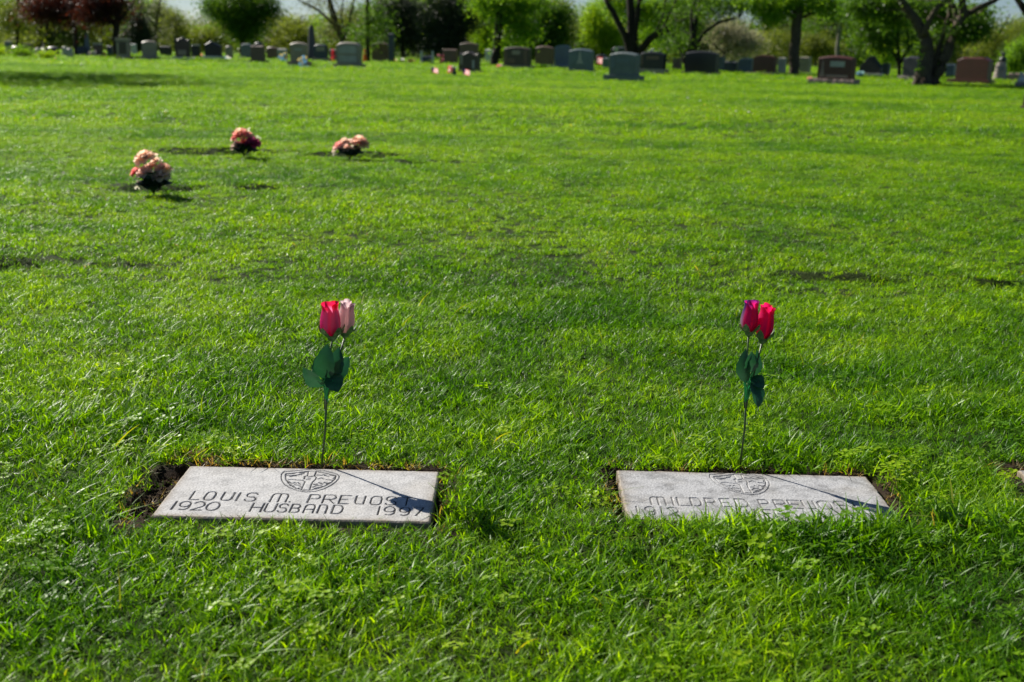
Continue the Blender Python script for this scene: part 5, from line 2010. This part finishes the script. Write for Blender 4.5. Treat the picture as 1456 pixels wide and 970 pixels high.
tree('olive thicket behind the thick straight trunk', 'shrub', (1160, 95), [([(1160, 95), (1160, 80), (1162, 55)], [3, 2.4, 2], 0)],
     [(1110, 60, 20, 18, 40), (1155, 62, 22, 20, 60), (1172, 72, 26, 12, 50), (1085, 66, 18, 14, 24)], 'olive', size=.12, name='shrub')
tree('small forked dark tree beside the dark purple headstone', 'tree', (1279, 109), [([(1279, 109), (1278, 88)], [6.6, 6], 0), ([(1278, 90), (1268, 70), (1262, 50)], [4.4, 4, 3], .3), ([(1280, 90), (1290, 72), (1308, 54)], [4.4, 3.6, 2.6], -.2), ([(1292, 72), (1291, 50), (1288, 30)], [3.2, 2.6, 2], 0)],
     [(1240, 44, 22, 18, 62), (1265, 30, 26, 16, 70), (1255, 66, 18, 10, 30), (1235, 18, 26, 12, 46), (1298, 58, 14, 12, 24)], 'dark', size=.11, per=50, upper=(0, 4, 2.6, 1.5, 50))
tree('yellow green shrub glowing behind the small forked tree', 'shrub', (1258, 104), [([(1258, 104), (1258, 92), (1256, 80)], [3, 2.4, 2], 0)],
     [(1252, 74, 12, 12, 34), (1268, 80, 10, 10, 20)], 'lime', size=.10, name='shrub', sig=.3)
tree('big old tree with several heavy stems and ivy on its flared foot', 'tree', (1319, 122),
     [([(1311, 122), (1315, 98), (1317, 68), (1312, 44), (1297, 22), (1279, -3)], [31, 22, 19, 16, 12, 10], .3),
      ([(1314, 52), (1322, 28), (1334, 10), (1352, -4)], [9, 8, 7.5, 7], -.5),
      ([(1326, 122), (1338, 96), (1350, 66), (1358, 40), (1370, 20)], [20, 16, 15, 14, 12], -.2),
      ([(1368, 24), (1390, 12), (1426, -4)], [9, 7.5, 6.5], -.6), ([(1360, 36), (1358, 16), (1352, 0)], [8, 7, 6], .3),
      ([(1321, 120), (1332, 80), (1341, 50), (1350, 20)], [10, 8, 7, 6], .6)],
     [(1300, 6, 12, 9, 14, 1.8), (1375, 46, 20, 12, 46), (1392, 40, 12, 12, 26), (1250, 6, 32, 12, 80, 1.6), (1385, 22, 26, 9, 34, 2), (1225, 14, 24, 10, 40, 1.6), (1325, 18, 16, 12, 40, 2.2), (1268, 30, 16, 10, 26, 2), (1350, 34, 12, 12, 26, 2.2)],
     'dark', 'brown', size=.10, per=48, sig=.26, upper=(0, 3.9, 3.0, 1.5, 130), ivy=[(1306, 70, 4), (1309, 82, 5), (1307, 95, 4), (1302, 62, 3)], flare=1.05)
tree('olive tree with sky behind it beyond the round monument', 'tree', (1412, 104), [([(1412, 104), (1412, 80), (1416, 50)], [4, 3.4, 3], 0), ([(1414, 60), (1428, 35), (1436, 20)], [2.4, 2, 1.4], 0)],
     [(1405, 62, 16, 18, 40), (1425, 52, 18, 20, 40), (1440, 40, 16, 14, 22), (1390, 75, 16, 14, 34)], 'olive', size=.10, per=45)
tree('rounded green bush behind the white figure', 'shrub', (1446, 108), [([(1446, 108), (1446, 95), (1447, 85)], [3, 2.4, 2], 0)],
     [(1448, 82, 16, 18, 70), (1438, 92, 12, 10, 34), (1460, 70, 14, 16, 40)], 'green', size=.10, name='shrub', sig=.3)
tree('dark limb leaning in from a tree beyond the picture edge', 'tree', (1512, 126), [([(1512, 126), (1500, 90), (1474, 40), (1446, -2)], [20, 15, 11, 9], .2)],
     [(1500, -6, 20, 10, 16)], 'green', 'dark', size=.10, upper=(.6, 4.4, 1.6, 1.0, 24))

tree('tree beyond the picture edge whose crown shades the far grass', 'tree', (-190, 95), [([(-190, 95), (-190, 60), (-188, 10)], [9, 8, 7], 0)],
     [], 'green', size=.16, upper=(.6, 6.6, 5.0, 2.2, 400), twigs=6)

# low plants among the far stones
tree('yellow green shrub beside the pale blue capped headstone', 'shrub', (4, 80), [([(4, 80), (4, 76)], [2, 1.5], 0)], [(3, 75, 8, 4, 16)], 'lime', size=.09, name='shrub', sig=.2, twigs=3)
tree('dark round shrub before the tan topped headstone', 'shrub', (32, 82), [([(32, 82), (32, 77)], [2, 1.5], 0)], [(31, 76, 8, 4, 22)], 'green', size=.09, name='shrub', sig=.2, twigs=3)
tree('bright green low plant in front of two small grey headstones', 'plant', (66, 84), [([(66, 84), (66, 81)], [2, 1.5], 0)], [(66, 80, 9, 3, 18)], 'lime', size=.09, name='low_plant', sig=.16, twigs=3)

# the wood that closes the view: one mass, no tree of it can be told apart
top = [(-220, -40), (0, 0), (60, -10), (150, 0), (225, 0), (240, 22), (262, 34), (288, 40), (305, 26), (330, 10), (395, 24), (420, 34), (440, 28), (465, 30), (500, 20), (520, 14), (560, -10), (690, -10), (795, 0), (812, 28), (830, 30), (850, 10), (900, 16), (960, 12), (1000, 26), (1060, 36), (1085, 44), (1110, 28), (1180, 10), (1240, 6), (1330, 0), (1390, 20), (1408, 48), (1432, 42), (1456, 30), (1500, 10), (1680, -20)]
woods = {'olive': [], 'dark': [], 'green': [], 'grey': []}
q = random.Random(99)
for x in range(-260, 1740, 9):
    ty = np.interp(x, [a for a, b in top], [b for a, b in top])
    fy = horizon(x) + 17
    Y = 98 + q.uniform(-6, 7)
    kind = q.choices(['olive', 'dark', 'green', 'grey'], [.42, .25, .18, .15])[0]
    y = fy
    while y > ty:
        woods[kind].append(crown_blob(x + q.uniform(-6, 6), y, 10, 8, Y, 6))
        y -= 8
obs = None
Vs, ids = [], []
wm = [LEAF[k] for k in woods]
for i, k in enumerate(woods):
    if woods[k]:
        V = leaves_in(woods[k], .20, 30, .55)
        Vs.append(V)
        ids.append(np.full(len(V), i))
o_ = np_mesh('woods', np.concatenate(Vs), wm[0])
for m in wm[1:]:
    o_.data.materials.append(m)
o_.data.polygons.foreach_set('material_index', np.concatenate(ids).astype(np.int32))
tag(o_, 'mass of spring woodland closing the view beyond the cemetery', 'woods', kind='stuff')
